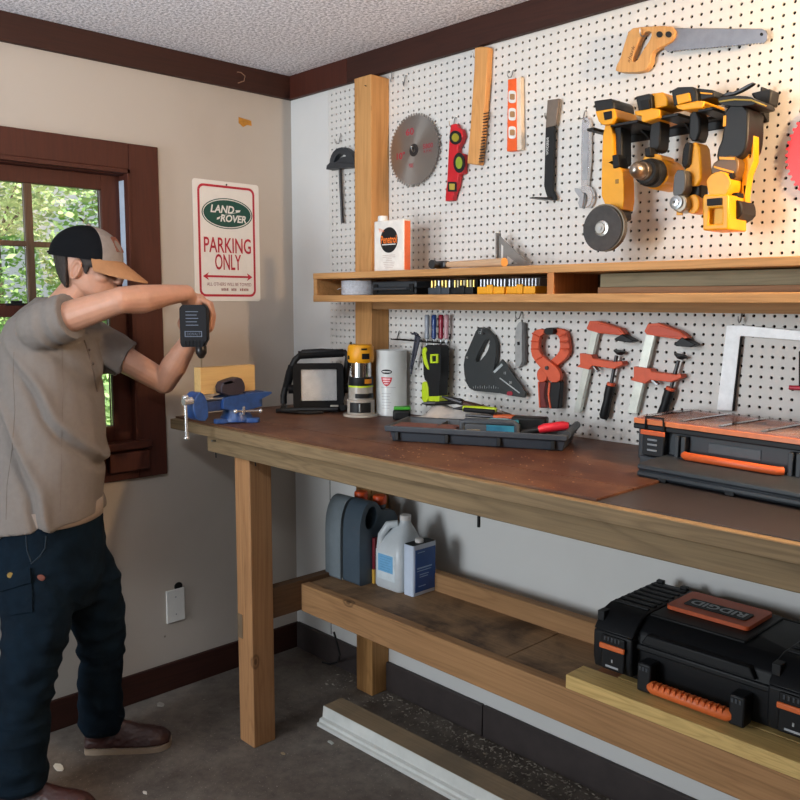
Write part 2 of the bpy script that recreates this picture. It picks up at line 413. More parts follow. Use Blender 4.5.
# ------------------------------------------------------------------ pegboard, a real hole in every cell
PX0, PX1, PZ0, PZ1 = .246, 2.62, 1.1135, 2.347
pb = MB(); hr = .0043; sx_, sz_ = .02682, .0262
def peg_panel(z0, z1, ox, oz):
    nx0 = math.ceil((PX0+.012-ox)/sx_); nx1 = math.floor((PX1-.012-ox)/sx_); nz0 = math.ceil((z0+.006-oz)/sz_); nz1 = math.floor((z1-.006-oz)/sz_)
    for i in range(nx0, nx1+1):
        for j in range(nz0, nz1+1):
            cx = ox+i*sx_; cz = oz+j*sz_
            xa = PX0 if i == nx0 else cx-sx_/2; xb_ = PX1 if i == nx1 else cx+sx_/2
            za = z0 if j == nz0 else cz-sz_/2; zb = z1 if j == nz1 else cz+sz_/2
            sq = [(xb_, cz), (xb_, zb), (cx, zb), (xa, zb), (xa, cz), (xa, za), (cx, za), (xb_, za)]
            hs = [(cx+hr*math.cos(k*math.pi/4), cz+hr*math.sin(k*math.pi/4)) for k in range(8)]
            vs = [(x, 0, z) for x, z in sq] + [(x, 0, z) for x, z in hs] + [(x, .005, z) for x, z in hs]
            fs = []
            for k in range(8):
                l = (k+1) % 8; fs.append((k, 8+k, 8+l, l)); fs.append((8+k, 16+k, 16+l, 8+l))
            pb.add(vs, fs)
peg_panel(PZ0, 1.5495, 1.921, 1.489); peg_panel(1.5505, PZ1, 1.045, 1.909)
PEG = wallmat('white hardboard', (214, 211, 206), (204, 200, 194), .3)
pego = build('pegboard', pb, PEG, None, recalc=False)
tag(pego, 'white perforated pegboard panel covering the wall above the bench', 'pegboard')
bk = MB().box((PX0, .014, PZ0), (PX1, .0195, PZ1))
bk.box((PX0, .0005, PZ0), (PX0+.004, .014, PZ1)); bk.box((PX0, .0005, PZ0), (PX1, .014, PZ0+.002)); bk.box((PX1-.004, .0005, PZ0), (PX1, .014, PZ1))
build('hole_shade_sheet', bk, P('painted hole shade', (30, 24, 21), .9), pego)  # added dark sheet; puts the shade inside the holes into its colour

# ------------------------------------------------------------------ carpentry
PINE = wood('pine stud', (200, 150, 94), (150, 100, 54), 'z', knots=.8)
PINEX = wood('shelf pine', (198, 148, 94), (146, 98, 54), 'x', knots=.5)
GREEN = wood('treated lumber', (136, 114, 84), (66, 52, 36), 'x', ring=1.2, knots=.9)
GREENY = wood('shade-darkened lumber crosswise', (104, 76, 52), (70, 48, 32), 'y', knots=.5)  # cross member's shade is put into this darker lumber colour
APRON = wood('apron lumber', (164, 124, 84), (106, 74, 46), 'x', knots=.9)
LEG = wood('leg lumber', (176, 130, 88), (118, 80, 50), 'z', knots=.8)
REDPLY = wood('worn red-brown top', (80, 47, 33), (46, 27, 20), 'x', ring=.7, knots=0, rough=.5, stain=(122, 86, 62), samt=.55, sscale=5)
SHELFPLY = wood('stained shelf board', (150, 118, 86), (104, 78, 54), 'x', knots=.0, stain=(52, 38, 30), samt=.85, sscale=4.2)
DARKTOP = P('dark grey worn top', (48, 43, 43), .4, var=.25, vs=6)
post = MB().box((.505, -.09, 0), (.597, -.001, 2.33))
single('timber_post', post, PINE, 'square pine post standing floor to ceiling against the pegboard', 'post', bev=.003)

wb = thing('workbench', 'long timber workbench with lower shelf along the pegboard wall', 'workbench', (.56, -.595, 0))
TX0, TX1 = .18, 2.9
def tb(y0, y1, x0=TX0, x1=TX1, m=GREEN): build('tabletop_board', MB().box((x0, y0, 1.068), (x1, y1, 1.104)), m, wb, bev=.003)
tb(-.69, -.552); tb(-.549, -.412); tb(-.409, -.272); tb(-.269, -.093); tb(-.092, -.001, TX0, .502); tb(-.092, -.001, .6, TX1)
XS = 1.95
def notch(x0, y0, x1, y1):
    return [(x0, y0), (x1, y0), (x1, y1), (.6, y1), (.6, -.093), (.502, -.093), (.502, y1), (x0, y1)]
build('top_panel', MB().prism(notch(TX0, -.52, XS, -.002), fxy, 1.104, 1.111), REDPLY, wb, bev=.001)
build('top_panel', MB().box((TX0, -.668, 1.104), (XS, -.524, 1.111)), REDPLY, wb, bev=.001)
build('top_plate', MB().box((XS+.002, -.668, 1.104), (TX1, -.002, 1.1065)), DARKTOP, wb)
build('apron', MB().box((.38, -.66, 1.008), (TX1, -.622, 1.068)), GREEN, wb, bev=.003)
lg = build('leg', MB().box((.517, -.64, 0), (.605, -.552, 1.008)), LEG, wb, bev=.003)
build('hole_shade_patch', MB().box((.519, -.6415, .375), (.548, -.64, .46)), P('dull grey patch', (112, 92, 70), .7), lg)  # thin patch; its colour stands in for a shadowed hole in the leg
build('cross_member', MB().box((.56, -.552, .437), (.6, -.091, .545)), GREENY, wb, bev=.002)
build('lower_apron', MB().box((.601, -.43, .434), (TX1, -.392, .534)), APRON, wb, bev=.003)
build('shelf_board', MB().box((.601, -.391, .508), (1.488, -.131, .53)), SHELFPLY, wb, bev=.001)
build('shelf_board', MB().box((1.491, -.391, .508), (TX1, -.131, .53)), SHELFPLY, wb, bev=.001)
build('back_rail', MB().box((.601, -.13, .495), (TX1, -.0915, .592)), APRON, wb, bev=.003)
nl = G(478, 512, 1.008)
build('nail', MB().cyl((1.6, -.64, 1.008), (1.6, -.64, .975), .004), BLACK2, wb)
build('nail', MB().cyl((.435, -.6605, 1.05), (.435, -.675, 1.052), .004), STEEL, wb)
build('nail', MB().cyl((.40, -.64, 1.008), (.402, -.64, .985), .002), BLACK2, wb)
build('nail', MB().cyl((.64, -.64, 1.008), (.642, -.64, .99), .002), BLACK2, wb)

ws = thing('wall_shelf', 'long open-fronted pine box shelf fixed across the pegboard', 'shelf', (1.67, -.12, 1.497))
SX0, SX1 = .443, 2.6
build('top_board', MB().prism(notch(SX0, -.24, SX1, -.001), fxy, 1.604, 1.626), PINEX, ws, bev=.002)
build('bottom_board', MB().prism(notch(SX0, -.24, SX1, -.001), fxy, 1.522, 1.546), PINEX, ws, bev=.002)
build('end_panel', MB().box((SX0+.001, -.238, 1.546), (SX0+.02, -.001, 1.604)), PINEX, ws)
xd_ = W(550, 283, -.24).x
dv = wood('divider pine', (196, 130, 76), (150, 90, 48), 'z', knots=0)
build('divider', MB().box((xd_-.011, -.238, 1.546), (xd_+.011, -.02, 1.604)), dv, ws)
build('shade_back_strip', MB().box((SX0+.02, -.018, 1.546), (.5, -.001, 1.604)).box((.602, -.018, 1.546), (SX1, -.001, 1.604)), wood('painted shade strip', (96, 66, 44), (66, 44, 30), 'x', knots=0), ws)  # added strip; the shade inside the shelf is painted as dark wood
build('cleat', MB().box((.6, -.088, 1.496), (SX1, -.001, 1.522)), wood('cleat pine', (170, 128, 84), (130, 92, 56), 'x', knots=.2), ws)
# ------------------------------------------------------------------ tools on the pegboard
def zz(x0, y0, s, pts): return [(x0+s*a, y0+s*b) for a, b in pts]
def hook(px, py, label, drop=.03, out=.035, y1=-.001):
    p = W(px, py); x, z = p.x, p.z
    t = MB().tube([(x, .004, z), (x, y1-.006, z), (x, -.010, z-.006), (x, -.012, z-drop*.6), (x, -.016, z-drop), (x, -out+.006, z-drop-.003), (x, -out, z-drop+.004), (x, -out-.001, z-drop+.014)], .0018, 6)
    return single('peg_hook', t, ZINC, label, 'hook', 'wire peg hooks on the pegboard')
def flat(name, pts, y0, y1, m, parent, bev=.001, ch=0):
    loops = pts if isinstance(pts[0][0], (tuple, list)) else [pts]
    if ch: loops = [chaikin(l, ch) for l in loops]
    return build(name, pegp(MB(), loops, y0, y1), m, parent, bev)
def wroot(name, label, cat, px, py, y=0, group=None):
    return thing(name, label, cat, W(px, py, y), 0, group)

# half-round dark guide on a steel rod, left of the post
t = wroot('angle_guide', 'dark grey half-round plastic guide with a long steel rod, hung left of the post', 'guide', 341, 150)
flat('head', [chaikin([(329, 166), (330, 157), (334, 150), (340, 147), (346, 147.5), (351, 152), (354, 160), (354, 166)], 1), chaikin([(333, 163), (335, 157), (340, 153), (347, 156), (341, 157), (337, 161)], 1)], -.03, -.006, CHAR, t, .002)
flat('fence', [(326.5, 165.5), (330, 162), (354, 163.5), (354, 167), (345, 167.5), (338, 168), (326, 169.5)], -.045, -.004, CHAR, t, .0015)
a = W(340, 166, -.016); b_ = W(342.5, 223, -.016)
build('rod', MB().tube([a, b_], .0065, 8), DSTEEL, t)
hook(342, 136, 'wire peg hook above the half-round guide, left of the post')

# 10 inch saw blade
c = Vector((.739, 0, 2.057)); RB = .1275
def toothed(cx, cz, r, n, depth):
    o = []
    for k in range(n):
        a = 2*math.pi*k/n
        for da, rr in ((0, r), (.30, r-.001), (.42, r-depth), (.8, r-depth*1.0)):
            q = a+2*math.pi/n*da; o.append((cx+rr*math.cos(q), cz+rr*math.sin(q)))
    return o
m, nt, b = nodes('spun steel'); b.inputs['Metallic'].default_value = .85; b.inputs['Roughness'].default_value = .3
b.inputs['Base Color'].default_value = lin((160, 157, 154)); b.inputs['Anisotropic'].default_value = .8
tg = nt.nodes.new('ShaderNodeTangent'); tg.direction_type = 'RADIAL'; tg.axis = 'Y'; nt.links.new(tg.outputs[0], b.inputs['Tangent'])
SPUN = m
t = thing('circular_saw_blade', 'round steel circular saw blade with red markings, right of the post', 'saw blade', (c.x, 0, c.z))
build('disc', MB().prism([toothed(c.x, c.z, RB, 60, .009), circle(c.x, c.z, .0079, 16)], fxz, -.014, -.0115), SPUN, t)
sq = lambda dx, dz: (c.x+dx, -.0143, c.z+dz)
X_, Z_ = (1, 0, 0), (0, 0, 1)
tx = MB()
tx.text('60', sq(-.02, .066), X_, Z_, w=.04, h=.024, bold=.01); tx.text('10"', sq(-.066, -.012), X_, Z_, w=.042, h=.024, bold=.01)
tx.text('5800', sq(.07, .006), X_, Z_, w=.048, h=.016); tx.text('R.P.M.', sq(.07, -.012), X_, Z_, w=.04, h=.008); tx.text('MAX', sq(-.012, -.052), X_, Z_, w=.022, h=.016)
build('marking', tx, P('red ink', (186, 44, 66), .5), t)
build('arbor_ring', MB().prism([circle(c.x, c.z, .022, 24), circle(c.x, c.z, .0079, 16)], fxz, -.0146, -.0139), DSTEEL, t)
hook(417.5, 149, 'wire peg hook through the centre of the steel saw blade', .008, .03)

# red torpedo level
Zr = lambda p: zz(370, 70, .175, p)
t = wroot('torpedo_level', 'short red torpedo level with three vials, right of the steel saw blade', 'level', 454, 162)
lv = Zr([(462, 312), (490, 306), (500, 330), (520, 335), (530, 375), (518, 410), (500, 440), (500, 470), (535, 480), (530, 590), (505, 600), (495, 660), (480, 700), (470, 745), (430, 750), (433, 690), (440, 640), (450, 430), (455, 360)])
flat('body', lv, -.028, -.006, RED, t, .002)
def vial(cx, cy, rx, ry, col, rect=False):
    o = (rrect(cx-rx, cy-ry, cx+rx, cy+ry, 4, 3) if rect else circle(cx, cy, rx, 20, ry))
    f = flat('vial_ring', Zr(o), -.031, -.027, BLACK, t, 0)
    i_ = (rrect(cx-rx*.62, cy-ry*.62, cx+rx*.62, cy+ry*.62, 3, 3) if rect else circle(cx, cy, rx*.6, 16, ry*.6))
    flat('vial', Zr(i_), -.0325, -.0305, P('vial '+str(col), col, .2), f, 0)
vial(487, 386, 34, 40, (150, 140, 44)); vial(508, 530, 32, 58, (140, 158, 50)); vial(468, 667, 24, 28, (180, 160, 70), True)
hook(456.5, 118, 'wire peg hook holding the red torpedo level')

# wire brush
t = wroot('wire_brush', 'long wooden-handled wire brush hanging bristles-down beside the red level', 'brush', 478, 110)
bh = [(474.5, 48), (481, 46.5), (488, 47), (486.5, 80), (484, 112), (481.5, 140), (478.5, 165), (467, 163.5), (470, 130), (472, 100), (474, 70)]
flat('handle', bh, -.030, -.004, wood('brush handle', (214, 158, 96), (178, 118, 64), 'z', knots=0, rough=.5), t, .004)
br = MB(); rnd = random.Random(4)
for k in range(17):
    for j in range(4):
        u = k/16; px = 483.5-5.0*u; py = 114+u*48
        p = W(px-1, py, -.028+j*.006); q = p+Vector((.024+rnd.uniform(-.003, .003), rnd.uniform(-.002, .002), rnd.uniform(-.002, .002)))
        br.tube([p, q], [.0022, .0018], 4)
o = build('bristles', br, P('dark wire', (70, 58, 52), .5, .6), t); o['kind'] = 'stuff'
hook(480, 52, 'wire peg hook at the top of the wire brush handle', .02)

# orange level
t = wroot('pocket_level', 'slim orange level with three pale vials, right of the wire brush', 'level', 514, 115)
Zo = lambda p: zz(490, 60, .25, p)
flat('body', [Zo([(72, 78), (104, 73), (107, 362), (68, 366)])], -.024, -.004, P('bright orange', (238, 96, 36), .4), t, .001)
flat('edge_rail', [Zo([(104, 74), (122, 66), (126, 358), (107, 362)])], -.022, -.004, P('pale aluminium', (222, 206, 186), .35), t, .001)
for cy in (147, 217, 290):
    f = flat('vial_ring', Zo(rrect(74, cy-25, 102, cy+25, 10, 4)), -.0265, -.0235, WHITE, t, 0)
    flat('vial', Zo(rrect(79, cy-12, 98, cy+12, 5, 3)), -.028, -.026, P('smoky vial', (170, 130, 90), .2), f, 0)
hook(514.5, 71, 'wire peg hook holding the orange pocket level', .022)

# pry bar
t = wroot('pry_bar', 'black flat pry bar with bare steel end and turned claw foot', 'pry bar', 551, 150)
M1 = lambda p: zz(490, 60, .25, p)
flat('bar', M1([(222, 270), (257, 265), (250, 520), (262, 545), (262, 562), (232, 560), (222, 530), (216, 505)]), -.022, -.012, BLACK, t, .0015)
flat('blade_end', M1([(230, 160), (276, 154), (262, 262), (222, 272)]), -.022, -.013, P('worn grey steel', (128, 116, 106), .45, .7), t, .001)
p0 = W(548, 199, -.02)
build('claw', MB().add([p0+Vector(v) for v in ((-.012, 0, .004), (.02, 0, .004), (.02, 0, -.004), (-.012, 0, -.004), (-.018, -.07, .000), (-.003, -.075, .000), (-.003, -.075, -.003), (-.018, -.07, -.003))], [(0, 1, 2, 3), (7, 6, 5, 4), (0, 4, 5, 1), (1, 5, 6, 2), (2, 6, 7, 3), (3, 7, 4, 0)]), DSTEEL, t, .001)
q = W(547.5, 146, -.0225)
build('lettering', MB().text('WONDERBAR', q, (0, 0, 1), (-1, 0, 0), w=.052, h=.009), WHITE, t)
hook(549, 112, 'wire peg hook behind the black pry bar', .02, .02)

# adjustable wrench
t = wroot('adjustable_wrench', 'shiny adjustable wrench hanging jaw-down between pry bar and grinder', 'wrench', 585, 160)
CHR = P('chrome', (216, 217, 220), .22, .75, var=.05)
flat('handle', [M1([(368, 240), (378, 228), (392, 232), (398, 250), (399, 400), (388, 505), (364, 505), (364, 400), (366, 262)]), M1(circle(382, 246, 5, 10))], -.020, -.008, CHR, t, .002)
flat('grip_recess', M1([(372, 280), (392, 280), (390, 480), (370, 480)]), -.0215, -.0195, P('satin steel', (176, 178, 182), .35, .7), t, .0005)
flat('fixed_jaw', chaikin(M1([(364, 500), (390, 500), (405, 520), (412, 550), (400, 585), (376, 594), (388, 570), (392, 548), (378, 530), (362, 528)]), 1), -.023, -.006, CHR, t, .002)
flat('sliding_jaw', M1([(338, 512), (366, 516), (376, 536), (368, 592), (358, 592), (352, 572), (358, 552), (338, 524)]), -.021, -.008, P('satin steel', (176, 178, 182), .35, .7), t, .0015)
hook(586.5, 111, 'wire peg hook holding the adjustable wrench', .024)

# hand saw
Zs = lambda p: zz(520, 0, .35, p)
t = wroot('hand_saw', 'hand saw with pale wooden handle hung level along the top of the pegboard', 'saw', 690, 45)
flat('blade', Zs([(425, 80), (690, 82), (703, 88), (708, 100), (706, 114), (700, 120)] + [(700-k*4.7, (120+k*.42)+(5 if k % 2 else 0)) for k in range(1, 60)] + [(412, 140)]), -.021, -.0185, P('saw steel', (150, 152, 158), .35, 1), t)
SAWH = wood('saw handle', (208, 158, 98), (170, 116, 62), 'z', knots=0, rough=.45)
flat('handle', [chaikin(Zs([(312, 82), (350, 76), (430, 73), (442, 85), (442, 100), (432, 118), (410, 131), (392, 138), (375, 152), (372, 185), (350, 207), (272, 207), (275, 187), (285, 170), (298, 125)]), 1), chaikin(Zs([(350, 92), (374, 88), (376, 106), (347, 150), (332, 177), (318, 175), (330, 138)]), 1)], -.031, -.008, SAWH, t, .003)
for cx, cy in ((398, 98), (424, 98)):
    flat('bolt', Zs(circle(cx, cy, 9, 14)), -.033, -.030, BLACK, t, .0005)
flat('tip_hole', Zs(circle(690, 98, 5, 10)), -.0214, -.0205, BLACK2, t)
q = W(631, 54, -.0313); d = W(636, 40, -.0313)-q
build('lettering', MB().text('shark', q, d, Vector((-d.z, 0, d.x)), w=.045, h=.011, shear=.3), P('burnt lettering', (120, 76, 36), .6), t)
hook(648, 26, 'wire peg hook through the hand saw handle', .03, .04)

# ------------------------------------------------------------------ tool rack and the four yellow tools
rk = wroot('tool_rack', 'black slotted charging-tool rack fixed to the pegboard, four yellow tools hanging in it', 'rack', 680, 112)
zr = 1.992
xl, xr = W(592, 127, -.12).x, 1.99
def tc(px, y): return W(px, 130, y).x
slots = [(tc(611, -.1), .026), (tc(655, -.1), .026), (tc(696, -.1), .026), (tc(738, -.1), .045)]
out = [(xl, -.001), (xl, -.145)]
for cx, hw in slots: out += [(cx-hw, -.145), (cx-hw, -.045), (cx+hw, -.045), (cx+hw, -.145)]
out += [(xr-.05, -.145), (xr, -.06), (xr, -.001)]
build('shelf', MB().prism(out, fxy, zr, zr+.008), BLACK, rk, .002)
build('back_plate', MB().box((xl, -.008, zr-.02), (xr, -.001, zr+.012)), BLACK, rk, .002)
for x in [xl+.004, xr-.004] + [(slots[k][0]+slots[k+1][0])/2 for k in range(3)]:
    e = -.038 if x in (xl+.004, xr-.004) else -.06
    build('gusset', MB().add([(x-.003, -.008, zr-.02), (x+.003, -.008, zr-.02), (x+.003, -.008, zr), (x-.003, -.008, zr), (x-.003, e, zr), (x+.003, e, zr)],
           [(0, 1, 2, 3), (0, 4, 5, 1), (3, 2, 5, 4), (0, 3, 4), (1, 5, 2)]), BLACK, rk)
YF_, YB_ = -.138, -.062
Zt = lambda p: zz(580, 70, .275, p)
def batt(t, top, foot, win, yf=-.155, yb=-.05):
    bo = flat('battery', Zt(top), yf, yb, BLACK, t, .004)
    flat('battery_foot', Zt(foot), yf-.004, yb+.004, YEL, t, .003)
    if win: flat('latch', Zt(win), yf-.008, yf-.003, BLACK2, bo, .001)
    return bo
# angle grinder
t = wroot('angle_grinder', 'yellow cordless angle grinder with dark cutting disc, leftmost tool in the rack', 'grinder', 605, 160, -.1)
batt(t, [(49, 112), (110, 103), (122, 112), (124, 142), (56, 152)], [(54, 150), (124, 139), (132, 172), (116, 196), (80, 200), (66, 186)], [(84, 154), (113, 148), (114, 176), (88, 182)])
flat('body', chaikin(Zt([(84, 196), (118, 194), (122, 345), (146, 352), (158, 378), (160, 505), (140, 512), (78, 490), (78, 365)]), 1), -.14, -.085, YEL, t, .006)
flat('grip', Zt([(118, 196), (150, 196), (152, 345), (126, 348)]), -.125, -.072, BLACK, t, .008)
flat('paddle_switch', Zt([(116, 310), (138, 306), (142, 352), (120, 358)]), -.147, -.1, BLACK2, t, .002)
flat('logo', Zt([(128, 398), (140, 396), (140, 412), (128, 414)]), -.1412, -.1398, P('dull lettering', (140, 100, 20), .5), t)
flat('gear_head', Zt([(80, 492), (150, 506), (152, 540), (120, 556), (70, 540)]), -.145, -.09, P('dark alloy', (70, 62, 54), .4, .8), t, .006)
dc = W(602.6, 228.5, -.17)
build('guard', MB().lathe([(.0, 0), (.058, 0), (.0635, .004), (.0635, .02), (.060, .02), (.060, .006), (0, .006)], (dc.x+.002, dc.y+.022, dc.z+.002), (0, -1, 0), 36), P('guard metal', (128, 118, 104), .35, .9), t)
build('cutting_disc', MB().lathe([(.012, 0), (.060, 0), (.061, .0015), (.060, .003), (.012, .003)], (dc.x, dc.y, dc.z), (0, -1, 0), 40), P('abrasive', (62, 60, 60), .8, var=.25, vs=60), t)
nb = build('flange', MB().lathe([(0, 0), (.021, 0), (.021, .004), (.014, .006), (.014, .012), (0, .012)], (dc.x, dc.y-.002, dc.z), (0, -1, 0), 20), P('flange steel', (176, 174, 170), .3, .9), t)
hb = MB()
for k in range(4): hb.prism(circle(dc.x+.017*math.cos(k*1.57+.4), dc.z+.017*math.sin(k*1.57+.4), .0026, 8), fxz, dc.y-.0068, dc.y-.006)
hb.prism(circle(dc.x, dc.z, .005, 10), fxz, dc.y-.0148, dc.y-.014)
build('pin_hole', hb, BLACK2, nb)
build('spindle', MB().cyl((dc.x, -.145, dc.z), (dc.x, dc.y-.016, dc.z), .006), STEEL, t)
# drill driver
t = wroot('drill_driver', 'yellow cordless drill with chuck pointing out of the wall, second tool in the rack', 'drill', 655, 150, -.1)
batt(t, [(200, 96), (252, 84), (258, 92), (262, 142), (212, 152)], [(196, 150), (258, 138), (290, 142), (288, 172), (236, 190), (222, 186), (222, 166), (200, 164)], [(218, 112), (250, 106), (252, 140), (222, 146)])
flat('battery_side', Zt([(254, 86), (300, 80), (318, 104), (318, 130), (262, 142)]), -.14, -.05, YEL, t, .003)
flat('grip', chaikin(Zt([(256, 182), (294, 176), (292, 235), (288, 290), (256, 300), (250, 270)]), 1), -.125, -.075, BLACK, t, .008)
flat('trigger', Zt([(234, 284), (256, 278), (256, 314), (236, 316)]), -.15, -.11, BLACK2, t, .003)
flat('housing', chaikin(Zt([(226, 320), (246, 304), (292, 306), (300, 330), (318, 350), (320, 400), (296, 420), (236, 424), (222, 400)]), 1), -.13, -.06, YEL, t, .006)
dc = W(664, 175.5, -.08)
mo = MB().lathe([(0, 0), (.034, 0), (.040, .008), (.040, .085), (.036, .092), (0, .092)], (dc.x, -.035, dc.z), (0, -1, 0), 28)
build('motor_housing', mo, YEL, t)
build('gear_case', MB().lathe([(0, 0), (.036, 0), (.036, .03), (.031, .034), (.031, .052), (.026, .055), (0, .055)], (dc.x, -.126, dc.z), (0, -1, 0), 28), BLACK, t)
build('chuck', MB().lathe([(0, 0), (.023, 0), (.023, .018), (.021, .02), (.021, .036), (.013, .052), (.006, .056), (0, .056)], (dc.x, -.18, dc.z), (0, -1, 0), 24), P('chuck steel', (150, 140, 130), .3, .9), t)
# oscillating tool
t = wroot('oscillating_tool', 'yellow cordless oscillating tool with silver blade clamp, third in the rack', 'multi-tool', 700, 140, -.1)
batt(t, [(330, 74), (352, 62), (412, 60), (424, 80), (426, 116), (340, 132)], [(346, 128), (424, 112), (452, 112), (446, 138), (380, 146), (352, 140)], None)
flat('battery_window', Zt([(348, 92), (396, 82), (402, 112), (354, 126)]), -.162, -.155, YEL, t, .002)
flat('battery_side', Zt([(424, 66), (484, 72), (490, 98), (426, 112)]), -.14, -.05, BLACK, t, .003)
flat('battery_stripe', Zt([(436, 80), (480, 84), (480, 89), (436, 86)]), -.142, -.139, YEL, t)
flat('grip', chaikin(Zt([(398, 150), (436, 146), (436, 255), (396, 262), (394, 200)]), 1), -.125, -.075, BLACK, t, .008)
flat('paddle', chaikin(Zt([(382, 264), (402, 260), (398, 300), (392, 352), (368, 356), (372, 290)]), 1), -.15, -.11, BLACK2, t, .004)
flat('body', chaikin(Zt([(400, 262), (432, 262), (440, 330), (442, 420), (388, 424), (372, 370), (392, 350)]), 1), -.135, -.075, YEL, t, .006)
flat('neck', Zt([(384, 405), (438, 402), (436, 510), (380, 500)]), -.125, -.08, BLACK, t, .006)
flat('head_ring', chaikin(Zt([(392, 458), (420, 450), (436, 480), (428, 518), (396, 524), (384, 500)]), 1), -.14, -.09, YEL, t, .004)
flat('clamp_lever', chaikin(Zt([(344, 364), (378, 362), (384, 384), (380, 450), (340, 462), (336, 440)]), 1), -.17, -.13, P('slate plastic', (66, 66, 68), .45), t, .004)
flat('nose', chaikin(Zt([(336, 458), (378, 450), (390, 480), (384, 512), (348, 520), (334, 490)]), 1), -.165, -.12, P('alloy', (150, 140, 126), .3, .8), t, .004)
dc = W(676.5, 202.5, -.167)
build('clamp_bolt', MB().lathe([(0, 0), (.017, 0), (.017, .004), (.010, .006), (.010, .010), (.004, .011), (0, .008)], dc, (0, -1, 0), 20), STEEL, t)
flat('blade', Zt([(350, 514), (372, 514), (372, 528), (350, 528)]), -.15, -.145, YEL, t)
# reciprocating saw
t = wroot('reciprocating_saw', 'large black and yellow reciprocating saw, rightmost tool in the rack', 'saw', 735, 150, -.1)
flat('grip', chaikin(Zt([(520, 130), (612, 118), (612, 240), (600, 300), (560, 330), (500, 345), (494, 300), (520, 240)]), 1), -.15, -.06, BLACK, t, .012)
flat('accent', Zt([(521, 166), (530, 164), (528, 204), (519, 206)]), -.153, -.148, YEL, t, .001)
build('end_flange', MB().box((xr-.006, -.05, zr), (xr, -.001, zr+.058)), BLACK, rk, .002)
flat('base_cap', chaikin(Zt([(500, 100), (560, 92), (622, 96), (640, 112), (636, 128), (560, 132), (506, 126)]), 1), -.16, -.05, BLACK, t, .006)
flat('cap_line', Zt([(504, 112), (560, 104), (622, 106), (676, 128), (672, 132), (620, 112), (560, 110), (504, 118)]), -.163, -.155, P('dull gold', (160, 136, 50), .5), t)
flat('cap_wing', Zt([(620, 84), (694, 68), (697, 80), (690, 128), (640, 118)]), -.06, -.012, BLACK, t, .004)
flat('belt_hook', chaikin(Zt([(512, 92), (540, 78), (560, 80), (626, 42), (634, 50), (570, 86), (520, 98)]), 1), -.10, -.085, DSTEEL, t, .002)
flat('hand_guard', [Zt([(608, 242), (632, 238), (632, 330), (612, 380), (600, 460), (604, 500), (584, 505), (590, 380), (596, 352), (580, 362), (586, 330)]), Zt([(616, 256), (622, 255), (622, 316), (614, 322)])], -.12, -.09, YEL, t, .003)
flat('collar', chaikin(Zt([(492, 325), (560, 305), (580, 340), (560, 410), (500, 400), (468, 372)]), 1), -.155, -.06, P('dark amber housing', (96, 66, 24), .45), t, .008)
for k in range(4):
    q = [(474+k*20, 352-k*6), (482+k*20, 350-k*6), (560+k*4, 392-k*14), (556+k*4, 400-k*14)]
for a, b2, w_ in (((505, 320), (560, 322), 5), ((486, 352), (556, 372), 4)):
    flat('collar_band', Zt([(a[0], a[1]-w_), (b2[0], b2[1]-w_), (b2[0], b2[1]+w_), (a[0], a[1]+w_)]), -.159, -.15, YEL, t, .001)
flat('gear_housing', chaikin(Zt([(456, 402), (480, 374), (520, 366), (544, 390), (548, 420), (530, 462), (470, 462), (462, 430)]), 1), -.175, -.08, YEL, t, .008)
flat('vent', Zt([(536, 388), (550, 372), (556, 384), (544, 402)]), -.17, -.1, BLACK2, t)
fr_ = [Zt([(450, 452), (540, 452), (540, 580), (446, 584), (444, 470)]), Zt([(470, 502), (516, 500), (516, 558), (466, 562)])]
flat('shoe', fr_, -.2, -.10, YEL, t, .004)
flat('shoe_floor', Zt([(466, 498), (520, 496), (520, 562), (462, 566)]), -.18, -.12, P('inner yellow moulding', (226, 170, 20), .5), t)  # shoe floor in its own slightly paler yellow
flat('blade_clamp', Zt([(460, 468), (514, 464), (514, 490), (460, 494)]), -.206, -.19, BLACK2, t, .002)
flat('battery', chaikin(Zt([(540, 480), (580, 470), (590, 500), (588, 530), (545, 556), (540, 540)]), 1), -.16, -.08, BLACK, t, .004)
flat('lever', Zt([(548, 448), (574, 444), (576, 462), (550, 470)]), -.15, -.10, BLACK2, t, .002)

# red saw blade at the right edge
c3 = W(787, 155); z3 = (W(800, 121).z+W(800, 188).z)/2; rr = .1275
cx3 = c3.x+rr
t = thing('circular_saw_blade', 'bright red circular saw blade cut by the right edge of the photo', 'saw blade', (cx3, 0, z3+.002))
build('disc', MB().prism([toothed(cx3, z3+.002, rr, 50, .007), circle(cx3, z3, .0079, 14)], fxz, -.012, -.009), P('red coated steel', (206, 34, 38), .4), t)

# two empty hooks high up by the post
hook(394, 69, 'empty wire peg hook high on the pegboard, nearer the post', .045, .02)
hook(407, 76, 'empty wire peg hook high on the pegboard, farther from the post', .035, .02)

# ------------------------------------------------------------------ lower row
Zl = lambda p: zz(380, 300, .1875, p)
